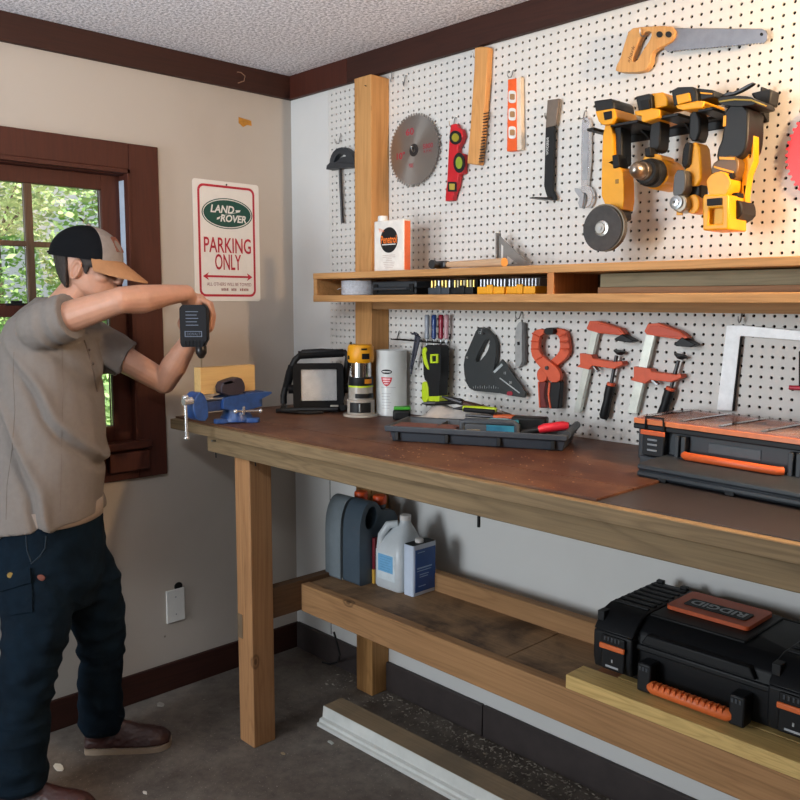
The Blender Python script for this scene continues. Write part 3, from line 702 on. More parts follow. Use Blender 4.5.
# wire screwdriver rack
t = wroot('wire_rack', 'dark wire rack under the shelf holding four screwdrivers', 'rack', 424, 342)
a, b_ = W(397, 339, -.012), W(448, 343, -.012)
rw = MB()
for dy in (0, -.03): rw.tube([a+Vector((0, dy, 0)), b_+Vector((0, dy, 0))], .0022, 6)
for k in range(9):
    p = a.lerp(b_, k/8); rw.tube([p, p+Vector((0, -.03, 0))], .0016, 6)
for p in (a, b_): rw.tube([p, p+Vector((0, .012, .03)), p+Vector((0, .016, .03))], .002, 6)
build('wire', rw, DSTEEL, t)
for px, cl, nm, bl in ((427, (150, 156, 166), 'clear grey-handled screwdriver, leftmost in the wire rack', .12), (434, (44, 70, 128), 'blue-handled screwdriver in the wire rack, second from the left', .12),
                   (441, (150, 40, 58), 'dark red-handled screwdriver in the wire rack, third from the left', .10), (446.3, (196, 150, 156), 'pale pink-handled screwdriver, rightmost in the wire rack', .09)):
    p = W(px, 340, -.027); s = thing('screwdriver', nm, 'screwdriver', p, 0, 'screwdrivers in the wire rack')
    zt = W(px, 315.5, -.027).z
    build('handle', MB().lathe([(.004, 0), (.0085, .004), (.0085, (zt-p.z)*.3), (.0075, (zt-p.z)*.4), (.009, (zt-p.z)*.55), (.009, (zt-p.z)-.004), (.006, zt-p.z)], p+Vector((0, 0, .003)), (0, 0, 1), 10), P('screwdriver '+nm[:9], cl, .25), s)
    build('shaft', MB().cyl(p+Vector((0, 0, .004)), p-Vector((0, 0, bl)), .003), STEEL, s)
# dark blue folded keys hanging left of the rack
t = wroot('hex_key_set', 'dark blue hex keys hanging from the left end of the wire rack', 'hex keys', 413, 350)
hk = MB()
for k, (x0, x1) in enumerate(((411, 417), (410.5, 415), (413, 418), (414.5, 419))):
    a = W(x1+1, 334+k, -.036-.005*k); hk.tube([a+Vector((-.02, 0, .004)), a, W(x0, 374-k*5, -.036-.005*k)], .004, 6)
build('keys', hk, P('dark navy plastic', (30, 32, 52), .5), t)
# lime and black tool
t = wroot('flashlight', 'lime green and black torch hanging below the wire rack', 'torch', 431, 370, -.05)
LIME = P('lime plastic', (188, 212, 32), .4, var=.05)
flat('body', chaikin(Zl([(238, 246), (262, 238), (318, 240), (324, 270), (322, 420), (316, 440), (314, 545), (262, 548), (256, 440), (232, 420), (230, 330), (222, 290)]), 1), -.085, -.042, BLACK, t, .006)
flat('side_shell', chaikin(Zl([(222, 262), (238, 248), (250, 262), (240, 290), (262, 370), (252, 372), (228, 330)]), 1), -.089, -.044, LIME, t, .003)
flat('lower_shell', chaikin(Zl([(224, 432), (254, 440), (258, 545), (222, 548), (220, 480)]), 1), -.089, -.044, LIME, t, .003)
flat('cuff', Zl([(258, 514), (318, 512), (316, 545), (258, 548)]), -.088, -.044, LIME, t, .002)
flat('button_frame', [Zl([(266, 290), (308, 288), (308, 336), (266, 338)]), Zl([(276, 298), (298, 297), (298, 328), (276, 329)])], -.091, -.084, LIME, t, .001)
# black scale tool
t = wroot('push_block', 'black plastic push block with an oval hand hole, hanging in the lower row', 'push block', 482, 360)
flat('body', [chaikin(Zl([(520, 145), (545, 148), (562, 152), (580, 172), (608, 200), (620, 240), (612, 345), (602, 380), (640, 440), (660, 500), (560, 490), (482, 482), (452, 425), (444, 320), (480, 240)]), 1), chaikin(Zl([(560, 212), (580, 206), (588, 224), (572, 280), (528, 332), (512, 332), (510, 312), (536, 256)]), 1)], -.026, -.008, P('coal plastic', (44, 48, 49), .5), t, .002)
mk = MB()
for k in range(14):
    p = Zl([(498+k*12, 462-(k % 2)*6)])[0]; a = W(*p, -.0263); h_ = .010 if k % 2 else .006
    mk.box((a.x-.0006, -.0266, a.z-h_), (a.x+.0006, -.026, a.z))
q = W(480, 332.5, -.0265); mk.text('12', q, X_, Z_, h=.009, bold=.01)
q = W(467, 357.5, -.0265); mk.text('45', q, X_, Z_, h=.007)
build('marking', mk, P('faded white ink', (176, 182, 182), .6), t)
flat('scale_plate', Zl([(598, 382), (650, 316), (664, 332), (776, 494), (770, 522), (700, 512), (640, 498)]), -.034, -.0265, P('coal plastic', (44, 48, 49), .5), t, .001)
mk = MB()
mk.prism(Zl([(636, 418), (640, 414), (746, 494), (742, 498)]), slab(-.0345, -.034), -.0345, -.034)
mk.prism(Zl([(604, 382), (648, 338), (656, 348), (612, 390)]), slab(-.0345, -.034), -.0345, -.034)
q = W(505, 373, -.0346); mk.text('15', q, X_, Z_, h=.008, bold=.01); q = W(510.5, 382.5, -.0346); mk.text('30', q, X_, Z_, h=.008, bold=.01)
build('scale_marking', mk, P('faded white ink', (176, 182, 182), .6), t)
flat('red_dot', Zl(rrect(676, 488, 706, 510, 8, 3)), -.036, -.0338, P('dark red dot', (150, 30, 50), .5), t)
hook(489.5, 327, 'wire peg hook holding the black push block', .02, .04)
# utility knife
t = wroot('utility_knife', 'grey metal utility knife hanging on a hook left of the orange spring clamp', 'knife', 520, 345)
Zk = lambda p: zz(500, 300, .1875, p)
flat('handle', chaikin(Zk([(96, 122), (112, 116), (118, 125), (114, 220), (118, 320), (110, 348), (88, 366), (80, 352), (78, 170)]), 1), -.020, -.006, P('silver paint', (176, 178, 178), .35, .5), t, .003)
flat('side_strip', Zk([(116, 124), (130, 122), (134, 322), (128, 346), (112, 352), (118, 300)]), -.018, -.007, P('dark grey strip', (98, 98, 98), .4, .4), t, .001)
flat('slider', Zk([(90, 224), (100, 222), (102, 240), (92, 242)]), -.024, -.019, BLACK2, t, .001)
flat('blade', Zk([(80, 352), (92, 362), (88, 374)]), -.014, -.013, STEEL, t)
hook(522.5, 312, 'wire peg hook holding the utility knife', .02)
# spring clamp
t = wroot('spring_clamp', 'large orange spring clamp with dark handles hanging jaws-up', 'clamp', 550, 365)
OC = P('clamp orange', (214, 88, 52), .5, var=.1)
flat('jaw_arm', chaikin(Zk([(182, 160), (232, 152), (234, 180), (208, 195), (204, 268), (226, 300), (300, 356), (322, 392), (320, 438), (262, 440), (248, 400), (172, 312), (162, 260), (170, 190)]), 1), -.042, -.026, OC, t, .002)
flat('jaw_arm', chaikin(Zk([(345, 156), (286, 150), (284, 178), (316, 195), (320, 262), (298, 300), (214, 358), (194, 385), (200, 436), (244, 438), (252, 400), (304, 350), (356, 308), (372, 270), (362, 190)]), 1), -.025, -.009, OC, t, .002)
for p, q in (((172, 178), (206, 196)), ((166, 220), (203, 224)), ((166, 262), (204, 262)), ((352, 178), (318, 194)), ((362, 220), (320, 224)), ((366, 262), (321, 262)), ((196, 318), (228, 300))):
    a = W(*Zk([p])[0], -.043); b2 = W(*Zk([q])[0], -.043); build('rib', MB().tube([a, b2], .0025, 6), P('clamp orange rib', (206, 78, 46), .5), t)
flat('pad', chaikin(Zk([(234, 150), (282, 146), (284, 180), (262, 186), (240, 184)]), 1), -.045, -.008, BLACK, t, .002)
flat('handle', Zk([(206, 436), (244, 438), (236, 475), (234, 520), (250, 576), (212, 576)]), -.027, -.008, P('maroon grip', (112, 38, 34), .5), t, .003)
flat('handle_edge', Zk([(200, 436), (207, 436), (214, 576), (207, 574)]), -.03, -.009, OC, t, .001)
flat('handle', Zk([(268, 440), (322, 436), (316, 510), (310, 580), (272, 580), (262, 510)]), -.044, -.022, BLACK, t, .003)
flat('handle_edge', Zk([(258, 440), (268, 440), (262, 510), (272, 580), (264, 578), (252, 500)]), -.046, -.022, OC, t, .001)
p = W(*Zk([(252, 362)])[0], -.042); build('pivot', MB().cyl(p, p+Vector((0, -.005, 0)), .006), DSTEEL, t)
# bar clamps
def bar_clamp(label, pxy, bar, jaw, tip, slide, rod, pad, han, lever):
    t = wroot('bar_clamp', label, 'clamp', *pxy, 0, 'orange bar clamps')
    flat('bar', bar, -.026, -.012, P('zinc bar', (208, 212, 204), .3, .6), t, .001)
    flat('fixed_jaw', jaw, -.034, -.008, OC, t, .002)
    flat('jaw_plate', [(a*.86+.14*sum(p[0] for p in jaw)/len(jaw), b2*.7+.3*sum(p[1] for p in jaw)/len(jaw)) for a, b2 in jaw], -.036, -.033, P('clamp orange rib', (206, 78, 46), .5), t, .001)
    flat('jaw_pad', tip, -.038, -.006, BLACK, t, .002)
    flat('sliding_jaw', slide, -.036, -.006, OC, t, .002)
    a, b2 = W(*rod[0], -.021), W(*rod[1], -.021)
    build('screw', MB().tube([a, b2], .0055, 10), DSTEEL, t)
    build('swivel_pad', MB().lathe([(0, 0), (.008, 0), (.018, .008), (.018, .012), (0, .012)], W(*pad, -.021), a-b2, 18), BLACK, t)
    a2, b3 = W(*han[0], -.021), W(*han[1], -.021); L = (b3-a2).length
    h_ = build('handle', MB().lathe([(.010, 0), (.0145, .004), (.0145, L*.3), (.0125, L*.5), (.015, L*.9), (.011, L)], a2, b3-a2, 14), BLACK, t)
    build('collar', MB().lathe([(.0125, -.006), (.0125, .003), (.006, .0035)], a2, b3-a2, 14), OC, h_)
    flat('lever', lever, -.03, -.015, STEEL, t, .001)
bar_clamp('orange bar clamp nearer the spring clamp, left of the pair', (600, 370),
    Zk([(487, 160), (522, 168), (424, 600), (392, 600)]), Zk([(460, 152), (476, 112), (520, 112), (640, 150), (665, 182), (632, 188), (530, 178), (468, 160)]),
    Zk([(606, 208), (650, 182), (714, 218), (690, 228), (615, 216)]), Zk([(424, 284), (488, 292), (494, 312), (600, 330), (650, 326), (655, 346), (604, 368), (490, 350), (474, 372), (408, 356), (426, 342)]),
    Zk([(622, 296), (594, 448)]), Zk([(636, 292)])[0], Zk([(592, 452), (552, 632)]), Zk([(490, 352), (500, 352), (522, 380), (514, 386)]))
Z6 = lambda p: zz(500, 290, .375, p)
bar_clamp('orange bar clamp nearer the framing square, right of the pair', (655, 375),
    Z6([(390, 118), (412, 121), (362, 330), (340, 328)]), Z6([(384, 110), (394, 90), (424, 88), (480, 110), (502, 128), (478, 132), (420, 124), (390, 118)]),
    Z6([(462, 146), (484, 126), (522, 146), (508, 153), (470, 150)]), Z6([(356, 204), (400, 210), (404, 218), (470, 226), (482, 224), (484, 234), (456, 246), (400, 240), (386, 250), (346, 240), (356, 232)]),
    Z6([(476, 188), (456, 262)]), Z6([(480, 184)])[0], Z6([(454, 265), (428, 345)]), Z6([(400, 240), (408, 240), (422, 252), (416, 256)]))
# framing square
t = wroot('framing_square', 'silver steel framing square hanging at the right above the organiser', 'square', 740, 330)
Zq = lambda p: zz(700, 300, .15, p)
sqm = P('galvanised square', (228, 229, 230), .45, .1)
flat('blade', Zq([(178, 168), (272, 168), (1000, 236), (1000, 296), (268, 240), (212, 740), (112, 735)]), -.014, -.0115, sqm, t)
flat('edge', Zq([(268, 240), (276, 240), (222, 740), (212, 740)]), -.0145, -.006, BLACK2, t)
hook(743.5, 313, 'wire peg hook holding the framing square', .022, .03)
t = wroot('t_handle_key', 'black hex key with a red bar handle at the right edge of the photo', 'hex key', 799, 387)
p = W(800, 388, -.02)
build('handle', MB().tube([W(789.5, 387.5, -.02), W(806, 388.5, -.02)], .006, 10), P('crimson plastic', (176, 26, 52), .4), t)
build('shaft', MB().tube([p, W(800, 352, -.02), W(800, 349, -.02)+Vector((0, .025, .0))], .003, 8), BLACK, t)
# ------------------------------------------------------------------ on and in the wall shelf
def place(name, label, cat, px, py, z, rz=0, group=None):
    p = G(px, py, z); return thing(name, label, cat, p, rz, group)
def lab(fn, *a, **k): return fn(*a, **k)
# tin of paint conditioner
y0 = -.185
p0, p1 = W(374, 268, y0), W(403.5, 268, y0); zt = W(390, 220, y0).z; zb = 1.6265
t = thing('metal_can', 'white and orange metal can with black round logo on the wall shelf by the post', 'can', ((p0.x+p1.x)/2, -.155, zb))
CANW = P('can white', (228, 222, 214), .35)
build('body', MB().box((p0.x, y0, zb), (p1.x, -.150, zt)), CANW, t, .004)
build('side_panel', MB().box((p1.x-.001, y0+.004, zb+.004), (p1.x+.0008, -.154, zt-.006)), P('orange label', (232, 112, 62), .4), t)
cx = W(389, 243, y0).x; cz = W(389, 240, y0).z
lb = build('logo_disc', MB().prism(circle(cx, cz, .043, 36), fxz, y0-.0008, y0), BLACK, t)
build('logo_text', MB().text('Penetrol', (cx, y0-.001, cz+.002), X_, Z_, w=.078, h=.027, bold=.02), P('orange print', (240, 120, 40), .5), lb)
build('logo_line', MB().box((cx-.034, y0-.0015, cz-.0165), (cx+.034, y0-.0008, cz-.0135)), WHITE, lb)
tx = MB().text('The', (cx-.037, y0-.001, cz+.034), X_, Vector((-.2, 0, 1)), h=.012)
build('corner_text', tx, P('orange print', (240, 120, 40), .5), t)
tx = MB()
rnd = random.Random(2)
for k in range(8):
    z = cz-.052-k*.006; a = rnd.uniform(.012, .032)
    tx.box((cx-a, y0-.0006, z), (cx+a, y0, z+.0016))
build('small_print', tx, P('faded print', (190, 170, 160), .6), t)
cc = Vector((p0.x+.026, -.1675, zt))
build('cap', MB().lathe([(0, 0), (.017, 0), (.017, .016), (.015, .018), (0, .018)], cc, (0, 0, 1), 20), WHITE, t)
# hammer lying on the shelf
yh = -.20
t = thing('hammer', 'old hammer with worn pale handle lying on the wall shelf', 'hammer', W(470, 262, yh))
zc = 1.6265+.013
xa, xb2, xh = W(438, 262, yh).x, W(505, 262, yh).x, W(440, 262, yh).x
hw = MB().tube([(xb2, yh-.005, zc), (xb2-.05, yh, zc), (xh+.06, yh, zc), (xh+.015, yh, zc)], [.0135, .0125, .010, .008], 12)
build('handle', hw, wood('worn grey handle', (196, 164, 132), (150, 118, 92), 'x', knots=0), t)
build('handle_end', MB().lathe([(.0137, 0), (.0137, .003), (0, .003)], (xb2, yh-.005, zc), (1, -.1, 0), 16), P('orange end grain', (220, 158, 84), .6), t)
build('head', MB().lathe([(0, 0), (.014, 0), (.014, .012), (.010, .016), (.010, .04), (.013, .05), (.012, .07), (.005, .11), (0, .11)], (xh+.006, yh-.045, zc+.001), (0, 1, 0), 18), DSTEEL, t, 0)
build('cheek', MB().box((xh-.012, yh-.014, zc-.012), (xh+.034, yh+.014, zc+.013)), DSTEEL, t, .006)
# speed square leaning on the pegboard
ys = -.06
sqs = zz(420, 180, .1875, [(406, 255), (600, 440), (592, 452), (404, 452)])
sqh1 = zz(420, 180, .1875, [(428, 312), (444, 326), (442, 420), (428, 420)]); sqh2 = zz(420, 180, .1875, [(462, 376), (520, 420), (456, 422)])
pp = W(490, 262, ys)
dz = 1.6268-W(497, 264.6, ys).z
o = MB(); pegp(o, [sqs, sqh1, sqh2], ys, ys+.004)
t = thing('speed_square', 'grey metal triangular speed square standing behind the hammer handle', 'square', W(500, 264, ys))
for v in o.v: v.z += dz
ALU = P('cast aluminium', (150, 146, 142), .45, .8)
build('plate', o, ALU, t, .0005)
f = MB(); pegp(f, zz(420, 180, .1875, [(402, 255), (408, 255), (408, 452), (402, 452)]), ys-.012, ys+.012)
for v in f.v: v.z += dz
build('fence', f, ALU, t, .001)

zin = 1.5465
def shelf_item(label, name, cat, xpx0, xpx1, y0, h, grp=None):
    a, b2 = W(xpx0, 288, y0).x, W(xpx1, 288, y0).x
    return thing(name, label, cat, ((a+b2)/2, y0+.04, zin), 0, grp), a, b2
# coil of clear strapping
t, a, b2 = shelf_item('clear wound coil lying at the left end inside the wall shelf', 'wire_coil', 'coil', 340, 370, -.19, .05)
cr = .062; cc = Vector((a+cr+.004, -.155, zin))
cl = P('milky clear coil', (196, 198, 204), .25, var=.2, vs=120)
mc = MB()
for k in range(9):
    z = .004+k*.0055; mc.tube([cc+Vector((cr*math.cos(q*math.pi/16), cr*math.sin(q*math.pi/16), z+.0004*math.sin(q+k))) for q in range(33)], .0032, 6, False)
build('windings', mc, cl, t)
build('core', MB().lathe([(cr-.016, 0), (cr-.004, 0), (cr-.004, .05), (cr-.016, .05)], cc, (0, 0, 1), 32), cl, t)
build('loose_end', MB().tube([cc+Vector((-cr, -.01, .03)), cc+Vector((-cr-.012, -.03, .024)), cc+Vector((-cr-.02, -.034, .02))], .0012, 5), cl, t)
# black flat case
t, a, b2 = shelf_item('flat black plastic tool case beside the coil inside the wall shelf', 'flat_case', 'case', 369, 413, -.215, .045)
a = max(a, cc.x+cr+.004)
build('shell', MB().box((a, -.20, zin), (b2, -.02, zin+.022)), BLACK, t, .004)
build('lid', MB().box((a, -.20, zin+.023), (b2, -.02, zin+.045)), CHAR, t, .004)
build('handle', MB().tube([(a+.02, -.2, zin+.020), (a+.025, -.216, zin+.020), (b2-.025, -.216, zin+.020), (b2-.02, -.2, zin+.020)], .005, 8), CHAR, t)
for x in (a+.012, b2-.03): build('latch', MB().box((x, -.206, zin+.008), (x+.02, -.199, zin+.036)), BLACK2, t, .002)
# bit cases
def bitcase(label, px0, px1, y0, base, nb, bits, lidm, h=.047):
    t, a, b2 = shelf_item(label, 'bit_case', 'bit case', px0, px1, y0, .04, 'bit cases in the wall shelf')
    build('tray', MB().box((a, y0, zin), (b2, y0+.08, zin+h*.48)), base, t, .002)
    build('hinge_block', MB().box(((a+b2)/2-.012, y0-.004, zin), ((a+b2)/2+.012, y0, zin+h*.6)), base, t, .002)
    w_ = (b2-a)/nb
    for k in range(nb):
        x = a+w_*(k+.5); build('bit', MB().cyl((x, y0+.012, zin+h*.48), (x, y0+.012, zin+h*.95), w_*.3, n=8), bits[k % len(bits)], t)
    build('lid', MB().box((a, y0+.02, zin+h*.48+.0005), (b2, y0+.08, zin+h)), lidm, t, .002)
SIL = P('bit steel', (150, 152, 158), .35, .8); GLD = P('brass tone', (206, 176, 96), .35, .6)
GREYP = P('blue grey plastic', (58, 64, 72), .45); BRN = P('amber plastic', (150, 86, 24), .4)
bitcase('grey bit case with gold bits, left one inside the wall shelf', 428, 449, -.20, GREYP, 6, [GLD, GLD, SIL], GREYP)
bitcase('black bit case with a row of gold bits, second inside the wall shelf', 451, 473, -.19, BLACK, 7, [GLD, P('pale card', (216, 206, 170), .6)], BLACK)
bitcase('yellow bit case with silver bits, third inside the wall shelf', 477, 504, -.21, YEL, 8, [SIL], GREYP)
bitcase('yellow and amber bit case nearest the divider inside the wall shelf', 505.5, 535, -.20, YEL, 9, [SIL], P('smoke lid', (120, 118, 116), .3))
# two boards lying in the right bay
xl_ = W(598, 280, -.17).x
single('lumber_offcut', MB().box((xl_, -.17, zin), (2.58, -.03, zin+.017)), wood('brown offcut', (156, 112, 78), (116, 78, 52), 'x', knots=0), 'brown board lying at the bottom of the wall shelf, right bay', 'board', 'boards in the wall shelf', .001)
single('lumber_offcut', MB().box((xl_+.004, -.165, zin+.0175), (2.575, -.03, zin+.054)), wood('grey green offcut', (142, 128, 100), (104, 94, 72), 'x', knots=0), 'grey-green weathered board on top of the brown board in the wall shelf', 'board', 'boards in the wall shelf', .001)

# ------------------------------------------------------------------ on the bench
ZB = 1.1115
# work light
rz = math.atan2(RT.y, RT.x)
t = place('work_light', 'black tubular-framed work light with a square lens standing at the left end of the bench', 'work light', 318, 411, ZB, rz+.12)
D0 = (t.location-CAM).dot(FW); s = D0/FPX
def wl(px, py, d=0.0): return Vector(((px-318)*s, d, (411-py)*s))
# local frame: x to the right along the lamp, y away from its lens, z up
fr_ = [(284, 404), (284, 396), (290, 372), (296, 360), (304, 353), (322, 352), (346, 353.5), (349, 358), (345, 385), (340, 404)]
build('frame', MB().tube([wl(px, py, .03) for px, py in chaikin(fr_, 0)], .0125, 10), BLACK, t, local=True)
gp = MB()
for (p, q) in (((287, 388), (293, 366)), ((299, 355.5), (344, 353.5))):
    gp.tube([wl(*p, .03), wl(*q, .03)], .0155, 10)
build('grip', gp, RUB, t, local=True)
base = MB().tube([wl(277, 409.5, -.03), wl(300, 407.8, -.05), wl(336, 407.8, -.05), wl(352, 408, .04)], .0095, 8)
base.tube([wl(284, 406.6, .03), wl(284, 406.5, -.04)], .012, 8); base.tube([wl(342, 406.6, .06), wl(342, 406.5, -.05)], .012, 8)
build('base_frame', base, BLACK, t, local=True)
M_ = Matrix.Translation(wl(318.5, 386, .0)) @ Matrix.Rotation(R(-8), 4, 'X')
hx, hz = 25*s, 22.5*s
def lf(u, v, d): return M_ @ Vector((u, d, v))
build('housing', MB().prism(rrect(-hx, -hz, hx, hz, .018), lf, -.012, .045), BLACK, t, .004, local=True)
build('bezel', MB().prism([rrect(-hx, -hz, hx, hz, .016), rrect(-hx+.03, -hz+.03, hx-.026, hz-.022, .004)], lf, -.024, -.0125), RUB, t, .003, local=True)
ln = P('pale reflector', (240, 238, 236), .35, 0)
ho = build('reflector', MB().prism(rrect(-hx+.028, -hz+.028, hx-.024, hz-.020, .004), lf, -.0128, -.0122), ln, t, local=True)
build('lens', MB().prism(rrect(-hx+.029, -hz+.029, hx-.025, hz-.021, .004), lf, -.018, -.016), glass('lens glass', (.98, .98, .98, 1), .05, .1), t, local=True)
for x in (-hx-.006, hx+.006): build('pivot_knob', MB().cyl(M_ @ Vector((x-.012, .02, -.01)), M_ @ Vector((x+.012, .02, -.01)), .017), BLACK2, t, local=True)
build('foot', MB().box(wl(330, 411, -.04), wl(338, 404, .0)), P('pale foot label', (176, 172, 160), .5), t, .002, local=True)
crd = [wl(300, 409.8, -.055), wl(292, 409.5, -.075), wl(308, 409.3, -.1), wl(322, 409.5, -.085), wl(312, 409.5, -.07), wl(298, 409.6, -.09), wl(286, 409.6, -.06), wl(280, 409.6, -.02)]
for p in crd: p.z = .006
build('power_cord', MB().tube(crd, .005, 8), BLACK2, t, local=True)
# trim router
rc = Vector((.628, -.170, ZB))
t = thing('trim_router', 'small yellow-capped trim router standing on its clear base beside the white can', 'router', rc)
def rl(prof, m, name, n=28, p=None): return build(name, MB().lathe(prof, rc, (0, 0, 1), n), m, p or t)
rl([(.02, 0), (.064, 0), (.064, .008), (.02, .008)], P('clear base plate', (176, 170, 160), .2), 'base_plate', 36)
rl([(.030, .0085), (.050, .0085), (.050, .060), (.044, .062), (.044, .108), (.030, .108)], P('clear grey housing', (168, 160, 150), .25, var=.15), 'base_housing')
dkb = MB()
dirc = (CAM-rc); dirc.z = 0; dirc.normalize(); side = Vector((-dirc.y, dirc.x, 0))
def rbx(u0, u1, z0, z1, r): return [rc+dirc*math.sqrt(max(r*r-u*u, 0))+side*u+Vector((0, 0, z)) for u, z in ((u0, z0), (u1, z0), (u1, z1), (u0, z1))]
def curved(mb, u0, u1, z0, z1, r, th=.002):
    n = 8; a0 = math.asin(u0/r); a1 = math.asin(u1/r); rows = []
    for rr in (r-.004, r+th):
        for z in (z0, z1):
            rows.append([rc+(dirc*math.cos(a0+(a1-a0)*k/n)+side*math.sin(a0+(a1-a0)*k/n))*rr+Vector((0, 0, z)) for k in range(n+1)])
    vs = sum(rows, []); m_ = n+1; fs = []
    for k in range(n):
        fs += [(2*m_+k, 2*m_+k+1, 3*m_+k+1, 3*m_+k), (k, k+1, m_+k+1, m_+k), (k, k+1, 2*m_+k+1, 2*m_+k), (m_+k, m_+k+1, 3*m_+k+1, 3*m_+k)]
    fs += [(0, m_, 3*m_, 2*m_), (n, n+m_, n+3*m_, n+2*m_)]
    mb.add(vs, fs)
curved(dkb, -.038, .034, .016, .052, .050); build('window', dkb, BLACK, t)
lk = MB(); curved(lk, -.018, .040, .068, .084, .044, .006); build('clamp_lever', lk, BLACK, t)
bt = MB().cyl(rc+dirc*.054+side*-.004+Vector((0, 0, .02)), rc+dirc*.054+side*-.004+Vector((0, 0, .048)), .004)
build('clamp_screw', bt, STEEL, t)
rl([(0, .108), (.043, .108), (.045, .112), (.045, .142), (0, .142)], BLACK, 'band')
yb = MB().lathe([(.040, .106), (.0455, .106), (.0455, .112), (.040, .112)], rc, (0, 0, 1), 28); build('band_ring', yb, LIME, t)
yl = MB(); curved(yl, .014, .038, .120, .136, .045, .001); build('band_label', yl, P('orange stripe', (226, 140, 30), .5), t)
rl([(0, .142), (.039, .142), (.039, .194), (0, .194)], P('polished motor can', (200, 200, 200), .15, 1, var=.04), 'motor_can')
cp = rl([(0, .194), (.044, .194), (.0475, .200), (.049, .225), (.047, .250), (.042, .258), (0, .259)], YEL, 'cap')
for a_ in ((.004, .030, .208, .228, .048, .0015), (.002, .022, .240, .247, .0475, .0012), (-.0455, -.040, .206, .220, .048, .0015)):
    lb = MB(); curved(lb, *a_); build('cap_label', lb, BLACK2, cp)
build('power_cord', MB().tube([rc+Vector((-.03, -.02, .255)), rc+Vector((-.032, -.02, .262)), rc+Vector((-.03, -.02, .266))], .004, 8), BLACK, t)
# white can
kc = Vector((W(390.5, 400, -.07).x, -.066, ZB)); kr = .0565
t = thing('resin_can', 'plain white cylindrical can with a small red shield label, behind the router', 'can', kc)
kh = W(392, 350.5, -.09).z-ZB
build('body', MB().lathe([(0, 0), (kr, 0), (kr+.001, .004), (kr, .008), (kr, kh-.01), (kr+.001, kh-.006), (kr+.001, kh), (kr-.004, kh), (kr-.006, kh-.006), (0, kh-.006)], kc, (0, 0, 1), 40), P('can white gloss', (206, 208, 206), .3, var=.06), t)
def on_can(mb, poly, th=.0008):
    d = (CAM-kc); d.z = 0; d.normalize(); sd = Vector((-d.y, d.x, 0))
    def f(u, v, e):
        a = u/kr; return kc+(d*math.cos(a)+sd*math.sin(a))*(kr+e)+Vector((0, 0, v))
    us = [p[0] for p in poly]; a0, a1 = min(us), max(us); n = max(2, int((a1-a0)/.003)); rows = []
    for k in range(n+1):
        u = a0+(a1-a0)*(k+.0005*(1 if k == 0 else -1 if k == n else 0))/n; zs = []
        for i in range(len(poly)):
            p, q = poly[i], poly[(i+1) % len(poly)]
            if min(p[0], q[0]) <= u <= max(p[0], q[0]) and abs(p[0]-q[0]) > 1e-9: zs.append(p[1]+(q[1]-p[1])*(u-p[0])/(q[0]-p[0]))
        rows.append((u, min(zs), max(zs)))
    mb.loft([[f(u, a, th), f(u, b_, th), f(u, b_, -.0005), f(u, a, -.0005)] for u, a, b_ in rows])
u0 = -.018
mb = MB(); on_can(mb, circle(u0, kh*.68, .021, 24, .0085)); ov = build('label_oval', mb, BLACK, t)
mb = MB()
for k in range(8): on_can(mb, rrect(u0-.0155+k*.004, kh*.68-.0025, u0-.0125+k*.004, kh*.68+.0025, .0006, 2), .0012)
build('label_lettering', mb, WHITE, ov)
mb = MB(); on_can(mb, [(u0-.021, kh*.595), (u0+.021, kh*.595), (u0+.018, kh*.535), (u0+.009, kh*.475), (u0, kh*.455), (u0-.009, kh*.475), (u0-.018, kh*.535)])
shd = build('label_shield', mb, RED, t)
mb = MB()
for k, (w_, z) in enumerate(((.015, .57), (.013, .535), (.008, .5))): on_can(mb, rrect(u0-w_, kh*z-.0025, u0+w_, kh*z+.0022, .0008, 2), .0012)
build('shield_lettering', mb, P('pink white print', (236, 190, 194), .5), shd)
mb = MB(); on_can(mb, rrect(u0-.024, kh*.44, u0+.034, kh*.445, .0004, 1))
for k in range(6): on_can(mb, rrect(u0-.02, kh*(.12+k*.045), u0+.012+.003*(k % 3), kh*(.125+k*.045), .0004, 1))
build('small_print', mb, P('faded grey print', (150, 146, 150), .6), t)
# green-topped case
t = place('laser_measure', 'small black device with bright green top, between the white can and the tray', 'measuring device', 402, 420, ZB, rz)
build('body', MB().box((-.032, -.015, 0), (.030, .025, .036)), BLACK, t, .008, local=True)
build('top', MB().box((-.029, -.013, .0365), (.030, .025, .047)), P('bright green plastic', (70, 168, 48), .4), t, .003, local=True)

# tray
FLt = G(391, 441, ZB); FRt = G(575, 452, ZB); ang = math.atan2(FRt.y-FLt.y, FRt.x-FLt.x)
tl = (FRt-FLt).length-.03; td = .185; th = .048
t = thing('organizer_tray', 'long dark blue-grey plastic tray of small tools on the bench, below the push block', 'tray', FLt, ang)
TRAY = P('slate blue plastic', (56, 62, 70), .5, var=.1)
mb = MB()
def rr4(x0, x1, y0, y1, z): return [Vector((x0, y0, z)), Vector((x1, y0, z)), Vector((x1, y1, z)), Vector((x0, y1, z))]
mb.loft([rr4(.004, tl-.004, .004, td-.004, 0), rr4(-.002, tl+.004, -.004, td+.006, th*.62), rr4(-.014, tl+.010, -.016, td+.012, th*.64), rr4(-.016, tl+.012, -.018, td+.014, th), rr4(-.006, tl+.002, -.008, td+.004, th), rr4(.008, tl-.010, .006, td-.006, .008)])
build('shell', mb, TRAY, t, .003, local=True)
for k in range(4): build('rib', MB().box((tl*(.03+.30*k), -.012, .004), (tl*(.03+.30*k)+.012, -.0, th*.63)), BLACK, t, .002, local=True)
rm = MB().tube([(tl+.008, -.012, th), (tl+.008, td+.01, th)], .011, 10); build('end_rim', rm, CHAR, t, local=True)
hd = MB().tube([(tl*.40, .05, .010), (tl*.40, .05, th+.012), (tl*.42, .05, th+.017), (tl*.70, .05, th+.017), (tl*.72, .05, th+.012), (tl*.72, .05, .010)], .009, 8)
build('handle', hd, TRAY, t, local=True)
